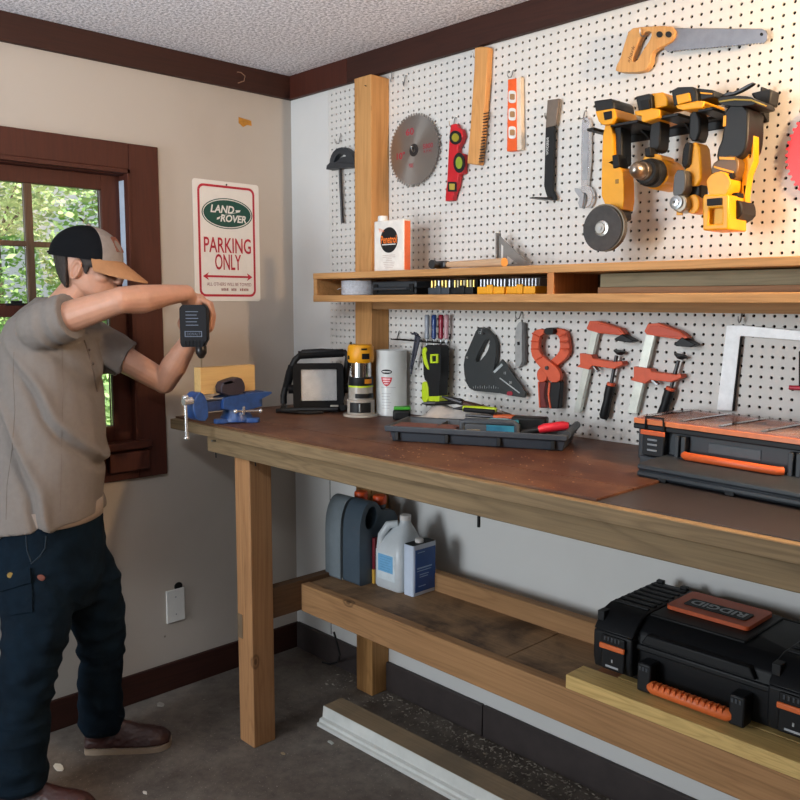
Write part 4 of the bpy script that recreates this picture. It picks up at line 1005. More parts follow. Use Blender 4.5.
build('divider', MB().box((tl*.24, .06, .009), (tl*.245, td-.006, th-.004)), TRAY, t, local=True)
TI = Matrix.Translation(FLt) @ Matrix.Rotation(ang, 4, 'Z')
def tr_thing(name, label, cat, x, y, z, rz_=0):
    return thing(name, label, cat, TI @ Vector((x, y, z)), ang+rz_)
t2 = tr_thing('foam_block', 'dusty red-brown flat block lying at the left end of the dark tray', 'block', tl*.17, .07, .0085)
build('block', MB().box((-.10, -.05, 0), (.10, .04, .034)), P('dusty maroon', (104, 66, 60), .8, var=.2), t2, .003, local=True); 
ob = list(t2.children)[0]; ob.name = 'body'
t2 = tr_thing('cloth_bundle', 'pale grey folded rag behind the left part of the dark tray', 'rag', .14, td+.115, 0)
mb = MB(); rings = []
for k in range(15):
    u = -.17+.34*k/14; hgt = .078*(1-abs(u/.19)**3)+.012*math.sin(u*60); w_ = .07+.012*math.sin(u*37)
    rings.append([Vector((u, w_*math.cos(a), max(0, hgt*math.sin(a))+.001)) for a in [math.pi*2*j/16 for j in range(16)]])
mb.loft(rings); build('body', mb, P('pale grey cloth', (176, 170, 164), .9, bp=.4), t2, local=True)
def pliers(name, label, x, y, z, rz_, tilt, hm, L=.17):
    t2 = tr_thing(name, label, 'pliers', x, y, z, rz_)
    T = Matrix.Rotation(tilt, 4, 'Y')
    for sgn in (-1, 1):
        pts = [Vector((0, 0, .008)), Vector((-.03, sgn*.012, .008)), Vector((-L*.55, sgn*.024, .008)), Vector((-L, sgn*.018, .008))]
        build('handle', MB().tube([T @ p for p in pts], [.007, .008, .008, .007], 10), hm, t2, local=True)
        jw = [T @ Vector(p) for p in ((-.012, sgn*.012, .008), (.02, sgn*.008, .008), (.06, sgn*.002, .008))]
        build('jaw', MB().tube(jw, [.008, .008, .003], 8), DSTEEL, t2, local=True)
    build('pivot', MB().cyl(T @ Vector((0, 0, -.001)), T @ Vector((0, 0, .018)), .010), DSTEEL, t2, local=True)
pliers('pliers', 'dark long-nose pliers lying open on the pale rag, brown handles up to the right', .13, td+.10, .084, R(180), R(-14), P('dark brown grip', (74, 44, 34), .5))
t2 = tr_thing('side_cutters', 'small dark cutters lying on the left end of the pale rag', 'cutters', .05, td+.085, .078, .3)
for sgn in (-1, 1): build('handle', MB().tube([(0, 0, .006), (.03, sgn*.006, .008), (.085, sgn*.014, .012)], [.006, .006, .005], 8), BLACK2, t2, local=True)
build('head', MB().tube([(.004, 0, .006), (-.02, 0, .006), (-.04, 0, .006)], [.008, .007, .002], 8), DSTEEL, t2, local=True)
t2 = tr_thing('tin_snips', 'lime green handled snips lying between the rag and the orange tool', 'snips', .20, td+.03, .070, -.25)
build('handle', MB().tube([(-.04, 0, .008), (.0, .008, .008), (.07, .012, .010)], [.009, .010, .008], 10), LIME, t2, local=True)
build('head', MB().tube([(-.04, 0, .008), (-.075, -.004, .006)], [.007, .002], 8), DSTEEL, t2, local=True)
build('lower_handle', MB().tube([(-.03, -.014, .007), (.03, -.016, .007), (.075, -.012, .007)], .007, 10), BLACK2, t2, local=True)
t2 = tr_thing('chisel', 'orange-handled long tool lying across the back of the dark tray', 'chisel', .33, td-.012, th+.004, -.06)
build('handle', MB().tube([(-.06, 0, .010), (-.02, 0, .011), (.05, 0, .010), (.07, 0, .008)], [.007, .010, .010, .007], 12), P('rust orange handle', (196, 88, 34), .45), t2, local=True)
build('shaft', MB().tube([(-.06, 0, .010), (-.15, 0, .010)], .004, 8), DSTEEL, t2, local=True)
t2 = tr_thing('card_box', 'small cyan blue packet lying on the dark tray beside its handle', 'packet', .315, .105, th*.55, .05)
build('body', MB().box((-.045, -.03, 0), (.045, .03, .038)), P('cyan card', (58, 152, 190), .5), t2, .002, local=True)
build('flap', MB().box((-.043, -.028, .0382), (.012, .028, .0392)), P('pale cyan', (120, 190, 214), .5), t2, local=True)
t2 = tr_thing('tool_holder', 'black ribbed plastic holder standing behind the handle of the dark tray', 'holder', .385, .142, .009)
build('body', MB().box((-.05, -.022, 0), (.055, .028, .064)), BLACK, t2, .006, local=True)
t2 = tr_thing('hand_tool', 'red-gripped tool with black shaft on the right half of the tray', 'hand tool', .43, .075, .03, .1)
T = Matrix.Rotation(R(-10), 4, 'Y')
build('grip', MB().tube([T @ Vector(p) for p in ((.0, 0, .016), (.015, 0, .018), (.07, 0, .018), (.085, 0, .015))], [.011, .0135, .0135, .010], 12), P('hot red grip', (216, 36, 52), .4), t2, local=True)
build('shaft', MB().tube([T @ Vector(p) for p in ((.0, 0, .016), (-.05, 0, .014))], [.010, .010], 10), BLACK, t2, local=True)
t2 = tr_thing('screw_pack', 'pale paper packet lying in the tray under its handle', 'packet', .24, .04, .0085, .2)
build('body', MB().box((-.022, -.02, 0), (.022, .02, .03)), P('cream paper', (206, 196, 160), .7), t2, .003, local=True)

# ------------------------------------------------------------------ large organiser
og = Vector((1.807, -.262, 1.1065)); rzo = R(-5.5)
t = thing('parts_organizer', 'large dark grey parts organiser with clear orange-edged lid on the bench', 'organiser', og, rzo)
OG = P('organiser grey', (44, 50, 56), .5, var=.1); OGD = P('organiser dark', (22, 25, 29), .55, Specular_IOR_Level=.35)
Wd, Dp, Ht = .565, .225, .128
build('body', MB().box((0, 0, .02), (Wd, Dp, Ht-.028)), OG, t, .004, local=True)
build('base', MB().loft([rr4(.03, Wd-.03, .012, Dp-.01, 0), rr4(.012, Wd-.012, .002, Dp-.004, .021)]), OGD, t, .003, local=True)
build('rim', MB().box((-.008, -.012, Ht-.03), (Wd+.008, Dp+.004, Ht-.016)), OGD, t, .003, local=True)
LID = P('orange lid gasket', (222, 126, 78), .35)
build('lid_frame', MB().prism([rrect(-.012, -.014, Wd+.012, Dp+.006, .014), rrect(.016, .008, Wd-.016, Dp-.016, .01)], fxy, Ht-.0155, Ht-.004), LID, t, .002, local=True)
build('contents_floor', MB().box((.016, .008, Ht-.022), (Wd-.016, Dp-.016, Ht-.015)), P('dusty brown bins', (164, 122, 110), .6, var=.5, vs=22), t, local=True)
gd = MB()
for k in range(1, 5): gd.box((Wd*k/5-.002, .01, Ht-.0148), (Wd*k/5+.002, Dp-.018, Ht-.006))
for k in (1, 2): gd.box((.018, Dp*k/3-.002, Ht-.0148), (Wd-.018, Dp*k/3+.002, Ht-.0065))
build('bin_divider', gd, P('bin wall', (196, 116, 72), .5), t, local=True)
build('clear_lid', MB().prism(rrect(-.006, -.008, Wd+.006, Dp, .012), fxy, Ht-.0035, Ht+.001), P('hazy clear lid', (188, 160, 156), .28, var=.35, vs=12, Alpha=.34), t, .001, local=True)
rb = MB()
for k in range(6): rb.box((.02+k*(Wd-.05)/5, -.008, Ht+.0012), (.032+k*(Wd-.05)/5, Dp-.004, Ht+.004))
build('lid_rib', rb, glass('clear rib', (.96, .9, .88, 1), .1, .25), t, local=True)
for x0 in (.028, Wd-.095):
    la = build('latch', MB().box((x0, -.022, .035), (x0+.062, -.0005, Ht-.032)), OGD, t, .003, local=True)
    build('latch_bar', MB().box((x0-.004, -.026, Ht-.040), (x0+.066, -.0225, Ht-.028)), P('orange plastic', (228, 96, 38)), la, .002, local=True)
    for z in (.048, .062, .074): build('latch_rib', MB().box((x0+.016, -.0245, z), (x0+.044, -.0222, z+.005)), P('worn rib', (126, 132, 138), .4), la, .001, local=True)
    build('latch_loop', MB().tube([(x0+.004, -.018, Ht-.028), (x0+.006, -.018, Ht+.004), (x0+.056, -.018, Ht+.004), (x0+.058, -.018, Ht-.028)], .003, 6), OGD, la, local=True)
for x0 in (.118, .400):
    post_ = MB()
    for dx in (0, .018): post_.box((x0+dx, -.020, .034), (x0+dx+.012, -.0005, Ht-.034))
    build('handle_mount', post_, OG, t, .002, local=True)
build('panel', MB().box((.20, -.003, .062), (.33, -.0005, Ht-.042)), P('label panel', (66, 74, 80), .4), t, .001, local=True)
build('front_recess', MB().box((.15, -.0008, .03), (.398, -.0002, Ht-.03)), P('organiser recess', (44, 50, 56), .5), t, local=True)
build('handle', MB().tube([(.152, -.025, .052), (.16, -.034, .052), (.386, -.034, .052), (.394, -.025, .052)], .0095, 10), P('orange plastic', (228, 96, 38)), t, local=True)
# front ledge
lg_ = MB().loft([[Vector((x, y, z)) for y, z in ((0, .003), (-.122, .003), (-.128, .008), (-.128, .016), (-.122, .020), (-.128, .024), (-.128, .033), (-.118, .037), (0, .044))] for x in (.092, Wd+.05)])
build('front_ledge', lg_, OG, t, .002, local=True)
for x in (.15, .32, .49): build('ledge_foot', MB().box((x, -.13, 0.0005), (x+.022, -.115, .010)), OGD, t, .001, local=True)
build('front_step', MB().box((.02, -.02, .003), (.15, -.001, .033)), OG, t, .003, local=True)
# ------------------------------------------------------------------ vise with its block of wood
VB = P('vise blue', (40, 74, 132), .4, var=.3, vs=40)
VBD = P('vise blue casting', (34, 60, 108), .5, var=.35, vs=60)
vx, vy = .45, -.585
t = thing('bench_vise', 'blue bench vise with anvil horn bolted to the left front corner of the bench', 'vise', (vx, vy, ZB))
bs = MB()
for a in (30, 150, 270):
    d = Vector((math.cos(R(a)), math.sin(R(a)), 0)); n_ = Vector((-d.y, d.x, 0)); c0 = Vector((vx, vy, ZB))
    bs.prism([(x*d.x+y*n_.x+vx, x*d.y+y*n_.y+vy) for x, y in chaikin([(0, -.026), (.085, -.020), (.085, .020), (0, .026)], 1)], fxy, ZB, ZB+.016)
build('base_lug', bs, VB, t, .003)
build('swivel_base', MB().lathe([(0, 0), (.055, 0), (.055, .014), (.046, .03), (.046, .042), (0, .042)], (vx, vy, ZB+.004), (0, 0, 1), 28), VB, t, .001)
body = MB()
def fyzx(u, v, d): return Vector((d, u, v))
body.prism(chaikin([(-.66, ZB+.044), (-.50, ZB+.044), (-.52, ZB+.07), (-.50, ZB+.078), (-.47, ZB+.088), (-.46, ZB+.094), (-.47, ZB+.099), (-.56, ZB+.098), (-.65, ZB+.094), (-.66, ZB+.08)], 1), fyzx, vx-.034, vx+.040)
bo = build('body', body, VB, t, .006)
build('anvil_face', MB().box((vx-.026, -.565, ZB+.0965), (vx+.03, -.49, ZB+.1015)), VBD, bo, .002)
build('slide_bar', MB().box((vx-.018, -.74, ZB+.046), (vx+.022, -.40+.0-.09, ZB+.082)), VBD, t, .004)
build('screw', MB().cyl((vx+.024, -.79, ZB+.088), (vx+.024, -.55, ZB+.088), .0055), STEEL, t)
mj = MB().prism(chaikin([(-.715, ZB+.018), (-.757, ZB+.022), (-.772, ZB+.06), (-.765, ZB+.09), (-.752, ZB+.112), (-.735, ZB+.115), (-.722, ZB+.095), (-.713, ZB+.07)], 1), fyzx, vx-.03, vx+.034)
build('moving_jaw', mj, VB, t, .004)
for k, x in enumerate((vx-.0805, vx+.0005)):
    jb = MB().prism(chaikin([(-.665, ZB+.097), (-.575, ZB+.097), (-.572, ZB+.13), (-.59, ZB+.158), (-.63, ZB+.152), (-.668, ZB+.14)], 1), fyzx, x, x+.040)
    build('jaw', jb, P('dark violet worn jaw', (44, 36, 48), .5, var=.3), t, .003)
hy = -.792
build('handle_collar', MB().cyl((vx+.024, -.770, ZB+.088), (vx+.024, hy-.008, ZB+.088), .013), CHR, t)
hb = MB().tube([(vx+.024, hy, ZB+.102), (vx+.024, hy, ZB-.03)], .0055, 10); hb.ell((vx+.024, hy, ZB+.102), (.011, .011, .008)); hb.ell((vx+.024, hy, ZB-.032), (.009, .009, .008))
build('handle', hb, CHR, t)
lk_ = MB().tube([(vx+.046, -.60, ZB+.03), (vx+.066, -.60, ZB+.034), (vx+.07, -.60, ZB+.06)], .005, 8); lk_.tube([(vx+.066, -.63, ZB+.045), (vx+.066, -.53, ZB+.038)], .0045, 8); lk_.ell((vx+.066, -.53, ZB+.038), (.008,)*3); lk_.ell((vx+.066, -.63, ZB+.045), (.008,)*3)
build('swivel_lock', lk_, CHR, t)
tx = MB().text('5', (vx+.0405, -.60, ZB+.078), (0, 1, 0), (0, 0, 1), h=.012)
single('wood_block', MB().box((vx-.0400, -.722, ZB+.1020), (vx, -.505, ZB+.192)), wood('block pine', (206, 170, 112), (172, 132, 80), 'y', knots=.2), 'short pale block of timber clamped on edge in the blue vise', 'wood block', bev=.002)

# ------------------------------------------------------------------ lower shelf
ZS = .5305
JG = P('grey oil jug', (112, 122, 128), .4, var=.1); JG2 = P('dark grey oil jug', (66, 80, 92), .4, var=.1)
CAPO = P('orange screw cap', (226, 84, 34), .45)
def oil_jug(label, x0, x1, y0, m, cap_s):
    t = thing('oil_jug', label, 'jug', ((x0+x1)/2, y0+.095, ZS), 0, 'grey oil jugs')
    o = [(.006, 0), (.012, 0), (.178, 0), (.184, 0), (.19, .006), (.19, .012), (.19, .19), (.178, .235), (.155, .252), (.118, .252), (.100, .262), (.085, .288), (.058, .298), (.030, .286), (.010, .25), (0, .20), (0, .012), (0, .006)]
    hl = [(.030, .205), (.026, .240), (.045, .272), (.066, .278), (.080, .262), (.084, .235), (.070, .205), (.050, .195)]
    f = lambda u, v, d: Vector((d, y0+u, ZS+v))
    mb = MB()
    mb.prism([chaikin(o, 2), chaikin(hl, 1)], f, x0, x1)
    build('body', mb, m, t, .012)
    cc = Vector(((x0+x1)/2, y0+.137, ZS+.250))
    build('neck', MB().cyl(cc, cc+Vector((0, 0, .02)), .021), m, t)
    build('cap', MB().lathe([(0, 0), (.024, 0), (.025, .004), (.025, .026), (.022, .03), (0, .03)], cc+Vector((0, 0, .018)), (0, 0, 1), 20), CAPO, t)
oil_jug('grey oil jug with orange cap nearest the left end of the lower shelf', .579, .664, -.302, JG, 1)
oil_jug('darker grey oil jug with orange cap, second from the left end of the lower shelf', .671, .760, -.295, JG2, 1)
t = thing('red_carton', 'thin red carton with yellow foot squeezed between the dark grey jug and the translucent jug', 'carton', (.768, -.2, ZS))
build('body', MB().box((.7625, -.238, ZS+.052), (.7745, -.14, ZS+.165)), P('red carton', (110, 22, 34), .5), t, .002)
build('foot', MB().box((.7622, -.239, ZS), (.7748, -.139, ZS+.051)), P('yellow band', (196, 150, 60), .5), t, .001)
# translucent jug
t = thing('plastic_jug', 'translucent white jug with pale blue labels, between the grey jugs and the blue tin', 'jug', (.832, -.185, ZS))
MILK = P('milky translucent plastic', (198, 204, 208), .35, var=.06)
MILK.node_tree.nodes['Principled BSDF'].inputs['Subsurface Weight'].default_value = .3
MILK.node_tree.nodes['Principled BSDF'].inputs['Subsurface Radius'].default_value = (.02, .02, .02)
def rr_ring(cx, cy, hx, hy, z, r): return [Vector((cx+x, cy+y, z)) for x, y in rrect(-hx, -hy, hx, hy, r, 4)]
jc = (.8455, -.180)
mb = MB().loft([rr_ring(*jc, .064, .062, ZS, .02), rr_ring(*jc, .069, .067, ZS+.008, .024), rr_ring(*jc, .069, .067, ZS+.130, .026), rr_ring(*jc, .064, .062, ZS+.146, .028),
                rr_ring(jc[0]+.006, jc[1]+.004, .050, .048, ZS+.182, .03), rr_ring(jc[0]+.012, jc[1]+.008, .034, .032, ZS+.210, .028), rr_ring(jc[0]+.016, jc[1]+.010, .020, .020, ZS+.226, .019), rr_ring(jc[0]+.016, jc[1]+.010, .018, .018, ZS+.238, .017)])
build('body', mb, MILK, t)
hp = [(jc[0]-.052, jc[1]-.045, ZS+.135), (jc[0]-.046, jc[1]-.045, ZS+.182), (jc[0]-.028, jc[1]-.030, ZS+.218), (jc[0]-.002, jc[1]-.008, ZS+.222)]
build('handle', MB().tube(hp, [.015, .014, .015, .014], 12), MILK, t)
build('cap', MB().lathe([(0, 0), (.020, 0), (.020, .016), (.018, .018), (0, .018)], (jc[0]+.016, jc[1]+.010, ZS+.237), (0, 0, 1), 20), P('grey white cap', (214, 210, 206), .5), t)
LB = P('pale blue label', (112, 172, 214), .5); LW_ = P('pale label white', (206, 216, 222), .5)
for nm, A, B_, pa, pb, dz in (('front', (jc[0]-.044, jc[1]-.0682, ZS+.034), (jc[0]+.044, jc[1]-.0668, ZS+.128), (jc[0]-.040, jc[1]-.0688, ZS+.062), (jc[0]+.034, jc[1]-.0681, ZS+.123), 1),
                              ('side', (jc[0]+.0688, jc[1]-.042, ZS+.034), (jc[0]+.0702, jc[1]+.045, ZS+.128), (jc[0]+.0701, jc[1]-.036, ZS+.058), (jc[0]+.0708, jc[1]+.04, ZS+.120), 0)):
    lo = build('label', MB().box(A, B_), LW_, t)
    lp = build('label_panel', MB().box(pa, pb), LB, lo)
    ln_ = MB()
    for k in range(6):
        if dz: ln_.box((jc[0]-.030, jc[1]-.0692, ZS+.068+k*.009), (jc[0]+.018+.004*(k % 3), jc[1]-.0687, ZS+.0695+k*.009))
        else: ln_.box((jc[0]+.0707, jc[1]-.03, ZS+.066+k*.009), (jc[0]+.0711, jc[1]+.03-.006*(k % 3), ZS+.0675+k*.009))
    build('label_print', ln_, P('blue print', (88, 142, 186), .5), lo)
# blue tin
t = thing('solvent_tin', 'rectangular white tin with dark blue side label and black top, right of the translucent jug', 'tin', (.937, -.178, ZS))
tx0, tx1, ty0, ty1, tz = .918, .966, -.235, -.122, ZS+.176
TW = P('tin white blue', (196, 208, 226), .35, var=.05)
build('body', MB().prism(rrect(tx0, ty0, tx1, ty1, .008), fxy, ZS, tz), TW, t, .001)
build('top', MB().prism(rrect(tx0+.002, ty0+.002, tx1-.002, ty1-.002, .008), fxy, tz, tz+.0012), BLACK2, t)
build('cap', MB().lathe([(0, 0), (.015, 0), (.015, .010), (.012, .013), (0, .013)], ((tx0+tx1)/2, (ty0+ty1)/2-.004, tz+.0012), (0, 0, 1), 20), P('grey white cap', (214, 210, 206)), t)
lb = build('label', MB().box((tx1-.0002, ty0+.010, ZS+.012), (tx1+.0008, ty1-.006, tz-.016)), P('deep blue label', (34, 84, 158), .4), t)
pr = MB()
for k, (a, b2, z) in enumerate(((.02, .055, .148), (.018, .09, .092), (.018, .086, .084), (.03, .075, .070), (.03, .07, .062), (.025, .06, .03))):
    pr = MB().box((tx1+.0008, ty0+a, ZS+z), (tx1+.0013, ty0+b2, ZS+z+(.005 if k == 1 else .0025)))
    build('label_print', pr, P('pale blue print', (150, 186, 224), .5), lb)

# boards and the big case
YB = wood('yellow treated board', (214, 182, 118), (150, 120, 66), 'x', ring=1.8, knots=0)
single('board', MB().box((1.722, -.432, .5345), (2.9, -.352, .5715)), YB, 'yellowish board lying along the front edge of the lower shelf under the tool case', 'board', 'boards under the tool case', .002)
single('board', MB().box((1.822, -.348, .5345), (2.9, -.25, .5715)), wood('olive treated board', (196, 166, 106), (136, 110, 62), 'x', ring=1.6, knots=0), 'second yellowish board on the lower shelf, directly behind the front one', 'board', 'boards under the tool case', .002)
hsb = MB().prism([tuple(G(px, py, .545)[:2]) for px, py in ((572, 676), (592, 664), (606, 672), (607, 686))], fxy, .531, .56)
for v in hsb.v: v.y += .012
single('wood_scrap', MB().box((1.745, -.335, .5305), (1.815, -.20, .556)), P('orange brown hardboard', (150, 88, 40), .7), 'orange-brown wood scrap on the lower shelf at the left end of the tool case', 'scrap')
CB = P('case black', (16, 18, 22), .5, var=.15, Specular_IOR_Level=.35); CBD = P('case black recess', (10, 11, 14), .55, Specular_IOR_Level=.3)
cx0, cx1, cy0, cy1, cz0, cz1 = 1.762, 2.335, -.352, -.075, .5725, .742
t = thing('tool_case', 'large black tool case with orange handle and orange lid plate on the lower shelf', 'tool case', ((cx0+cx1)/2, -.21, cz0))
def bx3(a, b2, mb=None): return (mb or MB()).box(a, b2)
zm = cz0+.098
sh = MB().loft([[Vector(p) for p in ((cx0+.03, cy0+.02, cz0), (cx1-.03, cy0+.02, cz0), (cx1-.03, cy1-.01, cz0), (cx0+.03, cy1-.01, cz0))], [Vector(p) for p in ((cx0+.012, cy0+.008, cz0+.03), (cx1-.012, cy0+.008, cz0+.03), (cx1-.012, cy1, cz0+.03), (cx0+.012, cy1, cz0+.03))], [Vector(p) for p in ((cx0+.012, cy0+.004, zm), (cx1-.012, cy0+.004, zm), (cx1-.012, cy1, zm), (cx0+.012, cy1, zm))]])
build('shell', sh, CB, t, .008)
ld = MB().loft([[Vector(p) for p in ((cx0+.008, cy0, zm+.001), (cx1-.008, cy0, zm+.001), (cx1-.008, cy1, zm+.001), (cx0+.008, cy1, zm+.001))], [Vector(p) for p in ((cx0+.010, cy0+.004, cz1-.035), (cx1-.010, cy0+.004, cz1-.035), (cx1-.010, cy1, cz1-.012), (cx0+.010, cy1, cz1-.012))],
                [Vector(p) for p in ((cx0+.035, cy0+.045, cz1-.004), (cx1-.035, cy0+.045, cz1-.004), (cx1-.035, cy1-.008, cz1-.004), (cx0+.035, cy1-.008, cz1-.004))]])
lid = build('lid', ld, CB, t, .006)
build('rim', MB().box((cx0+.004, cy0-.006, zm-.006), (cx1-.004, cy1+.002, zm+.010)), CB, t, .004)
for x0, x1 in ((cx0+.004, cx0+.115), (cx1-.125, cx1-.014)):   # raised latch bays with a ribbed top
    bay = MB().loft([[Vector((x0, y, z)), Vector((x1, y, z))][::1] + [Vector((x1, y2, z2)), Vector((x0, y2, z2))] for (y, z, y2, z2) in ((cy0-.018, cz0+.02, cy0+.01, cz0+.018), (cy0-.026, cz0+.05, cy0+.01, cz0+.05), (cy0-.026, cz1-.048, cy0+.01, cz1-.048))])
    build('latch_bay', bay, CB, t, .006)
    build('bay_top', MB().prism([(cy0-.026, cz1-.047), (cy0+.012, cz1-.006), (cy0+.05, cz1+.004), (cy1+.004, cz1+.004), (cy1+.004, cz1-.02), (cy0+.01, cz1-.047)], lambda u, v, d: Vector((d, u, v)), x0, x1), CB, lid, .005)
    rb = MB()
    for k in range(7):
        y = cy0+.058+k*.031; rb.box((x0+.006, y, cz1+.003), (x1-.006, y+.012, cz1+.0085))
    rb.box((x0+.01, cy1-.012, cz1+.003), (x0+.03, cy1+.004, cz1+.014)); rb.box((x1-.03, cy1-.012, cz1+.003), (x1-.01, cy1+.004, cz1+.014)); rb.box((x0, cy0-.01, cz1-.03), (x0+.02, cy0+.02, cz1-.004))
    build('ribs', rb, CB, lid, .002)
    xm = (x0+x1)/2+.006
    la = build('latch', MB().box((xm-.034, cy0-.034, cz0+.028), (xm+.034, cy0-.0265, cz1-.052)), CBD, t, .004)
    build('latch_bar', MB().box((xm-.036, cy0-.040, cz0+.082), (xm+.036, cy0-.033, cz0+.096)), P('dull orange plastic', (214, 104, 48), .5), la, .003)
    for k in range(5): build('grip_rib', MB().box((xm-.024+k*.010, cy0-.0365, cz1-.066), (xm-.019+k*.010, cy0-.0338, cz1-.055)), P('worn case rib', (60, 64, 70), .4), la, .001)
    build('latch_label', MB().box((xm-.018, cy0-.0352, cz0+.036), (xm+.018, cy0-.0339, cz0+.041)), P('pale grey strip', (160, 162, 166), .5), la)
    build('latch_mark', MB().box((xm-.002, cy0-.0352, cz0+.050), (xm+.002, cy0-.0339, cz0+.058)), P('pale grey strip', (160, 162, 166), .5), la)
hx0, hx1 = W(652, 680, cy0-.03).x, W(731, 700, cy0-.03).x
hz = cz0+.024
ha = build('handle', MB().tube([(hx0, cy0-.03, hz), (hx0+.006, cy0-.034, hz), (hx1-.006, cy0-.034, hz), (hx1, cy0-.03, hz)], [.014, .016, .016, .014], 12), P('dull orange plastic', (214, 104, 48)), t)
rb = MB()
for k in range(13): rb.box((hx0+.012+k*(hx1-hx0-.024)/12-.004, cy0-.050, hz+.004), (hx0+.012+k*(hx1-hx0-.024)/12+.002, cy0-.030, hz+.0172))
build('grip_ridge', rb, P('dull orange plastic', (214, 104, 48)), ha, .001)
for x0, x1 in ((hx0-.036, hx0+.001), (hx1-.001, hx1+.036)):
    build('handle_mount', MB().box((x0, cy0-.040, cz0+.006), (x1, cy0+.004, cz0+.078)), CB, t, .005)
    mk = MB()
    for k in range(3): mk.box((x0+.006+k*.009, cy0-.0415, cz0+.060), (x0+.011+k*.009, cy0-.0398, cz0+.070))
    build('mount_rib', mk, P('worn case rib', (82, 86, 92)), t)
build('front_panel', MB().prism(chaikin([(hx0-.045, cz1-.056), (hx0-.03, cz1-.030), (hx1+.03, cz1-.030), (hx1+.045, cz1-.056)], 0), fxz, cy0-.012, cy0+.012), CB, lid, .004)
# lid plate with its upside-down lettering
q = [G(673, 604, cz1+.01), G(697, 588, cz1+.01), G(775, 608, cz1+.01), G(757, 628, cz1+.01)]
px0, px1 = (q[0].x+q[1].x)/2, (q[2].x+q[3].x)/2; py0, py1 = cy0+.122, cy0+.25
ra = MB().box((px0-.01, cy0+.05, cz1-.006), (px1+.02, cy1-.006, cz1+.002)); build('lid_panel', ra, CBD, lid, .003)
pl = build('lid_plate', MB().prism(rrect(px0, py0-.012, px1, py1+.006, .012), fxy, cz1+.0025, cz1+.013), P('burnt orange plate', (190, 84, 40), .5), lid, .003)
build('name_panel', MB().prism(rrect(px0+.03, py0+.022, px1-.022, py0+.075, .006), fxy, cz1+.013, cz1+.0155), CBD, pl, .001)
build('name_lettering', MB().text('RIDGID', ((px0+px1)/2+.004, py0+.0485, cz1+.0157), (-1, 0, 0), (0, -1, 0), w=(px1-px0)*.66, h=.034, bold=.03), P('grey lettering', (150, 156, 160), .4), pl)
for x in (px0-.03, px1+.012): build('hinge', MB().tube([(x, cy1+.002, cz1-.014), (x+.06, cy1+.002, cz1-.014)], .010, 10), CBD, t)

# ------------------------------------------------------------------ floor
rzt = R(1.2)
t = thing('door_jamb_offcut', 'white-painted stepped door jamb lying on the floor under the bench', 'trim board', (.63, -.388, 0), rzt)
prof = [(0, 0), (0, .012), (.010, .014), (.012, .024), (.026, .027), (.030, .066), (.118, .066), (.118, .03), (.11, 0)]
pj = MB()
pj.loft([[Vector((x, y, z)) for y, z in prof] for x in (0, 2.0)])
build('profile', pj, P('chalky white paint', (206, 208, 204), .6, var=.12, vs=10), t, .001, local=True)
build('bare_face', MB().box((.002, .032, .0662), (2.0, .118, .0672)), wood('bare grey wood', (142, 122, 96), (110, 92, 70), 'x', knots=0, stain=(90, 82, 72)), t, local=True)
# black cord hanging from the lower shelf to the floor near the corner
ca = Vector((.70, -.415, .434)); 
single('cord', MB().tube([W(334, 632, -.16), W(337.5, 645, -.15), W(340, 655, -.15), G(338, 662, .02), G(330, 664, .006), G(322, 662, .006)], .004, 6), BLACK, 'short black cord dangling to the floor behind the post under the lower shelf', 'cord')
# litter
rnd = random.Random(12)
for k, ((px, py), s_, col, lbl) in enumerate((((59, 768), .022, (206, 202, 190), 'white torn paper scrap on the floor between the two boots'), ((161, 705), .02, (150, 146, 138), 'grey plaster smear on the floor beyond the far boot'), ((331, 743), .013, (176, 178, 172), 'pale round scrap on the floor just left of the white jamb'), ((145, 793), .008, (206, 200, 190), 'tiny white chip on the floor at the bottom edge'), ((283, 754), .009, (160, 140, 110), 'tan wood chip on the floor beside the bench leg'))):
    p = G(px, py, 0); mb = MB()
    o = [(s_*math.cos(a)*rnd.uniform(.6, 1.1)*(1.5), s_*math.sin(a)*rnd.uniform(.4, .8)) for a in [i*math.pi/4 for i in range(8)]]
    mb.prism([(p.x+x, p.y+y) for x, y in o], fxy, .0005, .0035)
    single('paper_scrap' if k == 0 else 'debris_chip', mb, P('scrap%d' % k, col, .8), lbl, 'debris')
dm = MB()
for k in range(900):
    u = rnd.random(); x = .35+rnd.random()**.7*1.75; y = -.02-abs(rnd.gauss(0, .085))
    if .50 < x < .61 and y > -.1: continue
    if y < -.30: continue
    s_ = rnd.uniform(.0015, .005); a = rnd.uniform(0, 3.14); z = .0005
    dx, dy = math.cos(a)*s_*rnd.uniform(1, 2.6), math.sin(a)*s_*rnd.uniform(1, 2.6)
    dm.add([(x-dx, y-dy, z), (x+dy*.4, y-dx*.4, z), (x+dx, y+dy, z), (x-dy*.4, y+dx*.4, z), (x, y, z+s_*.8)], [(0, 1, 4), (1, 2, 4), (2, 3, 4), (3, 0, 4)])
single('sawdust', dm, P('grey shavings', (150, 142, 130), .9, var=.5, vs=200), 'grey sawdust and shavings swept along the foot of the back wall', 'sawdust')['kind'] = 'stuff'
dm = MB()
for k in range(150):
    p = G(rnd.uniform(385, 590), rnd.uniform(440, 500), ZB)
    if p.y < -.66 or p.x > 1.93 or p.y > -.2: continue
    if rnd.random() > .75: p = G(rnd.gauss(410, 14), rnd.gauss(452, 5), ZB)
    s_ = rnd.uniform(.0008, .0022)
    if p.y > -.655: dm.ell((p.x, p.y, ZB-.0002+s_*.4), (s_*1.5, s_, s_*.5), None, 6, 4)
single('wood_dust', dm, P('pale wood dust', (168, 136, 106), .9), 'pale wood crumbs scattered on the bench top in front of the tray', 'sawdust')['kind'] = 'stuff'

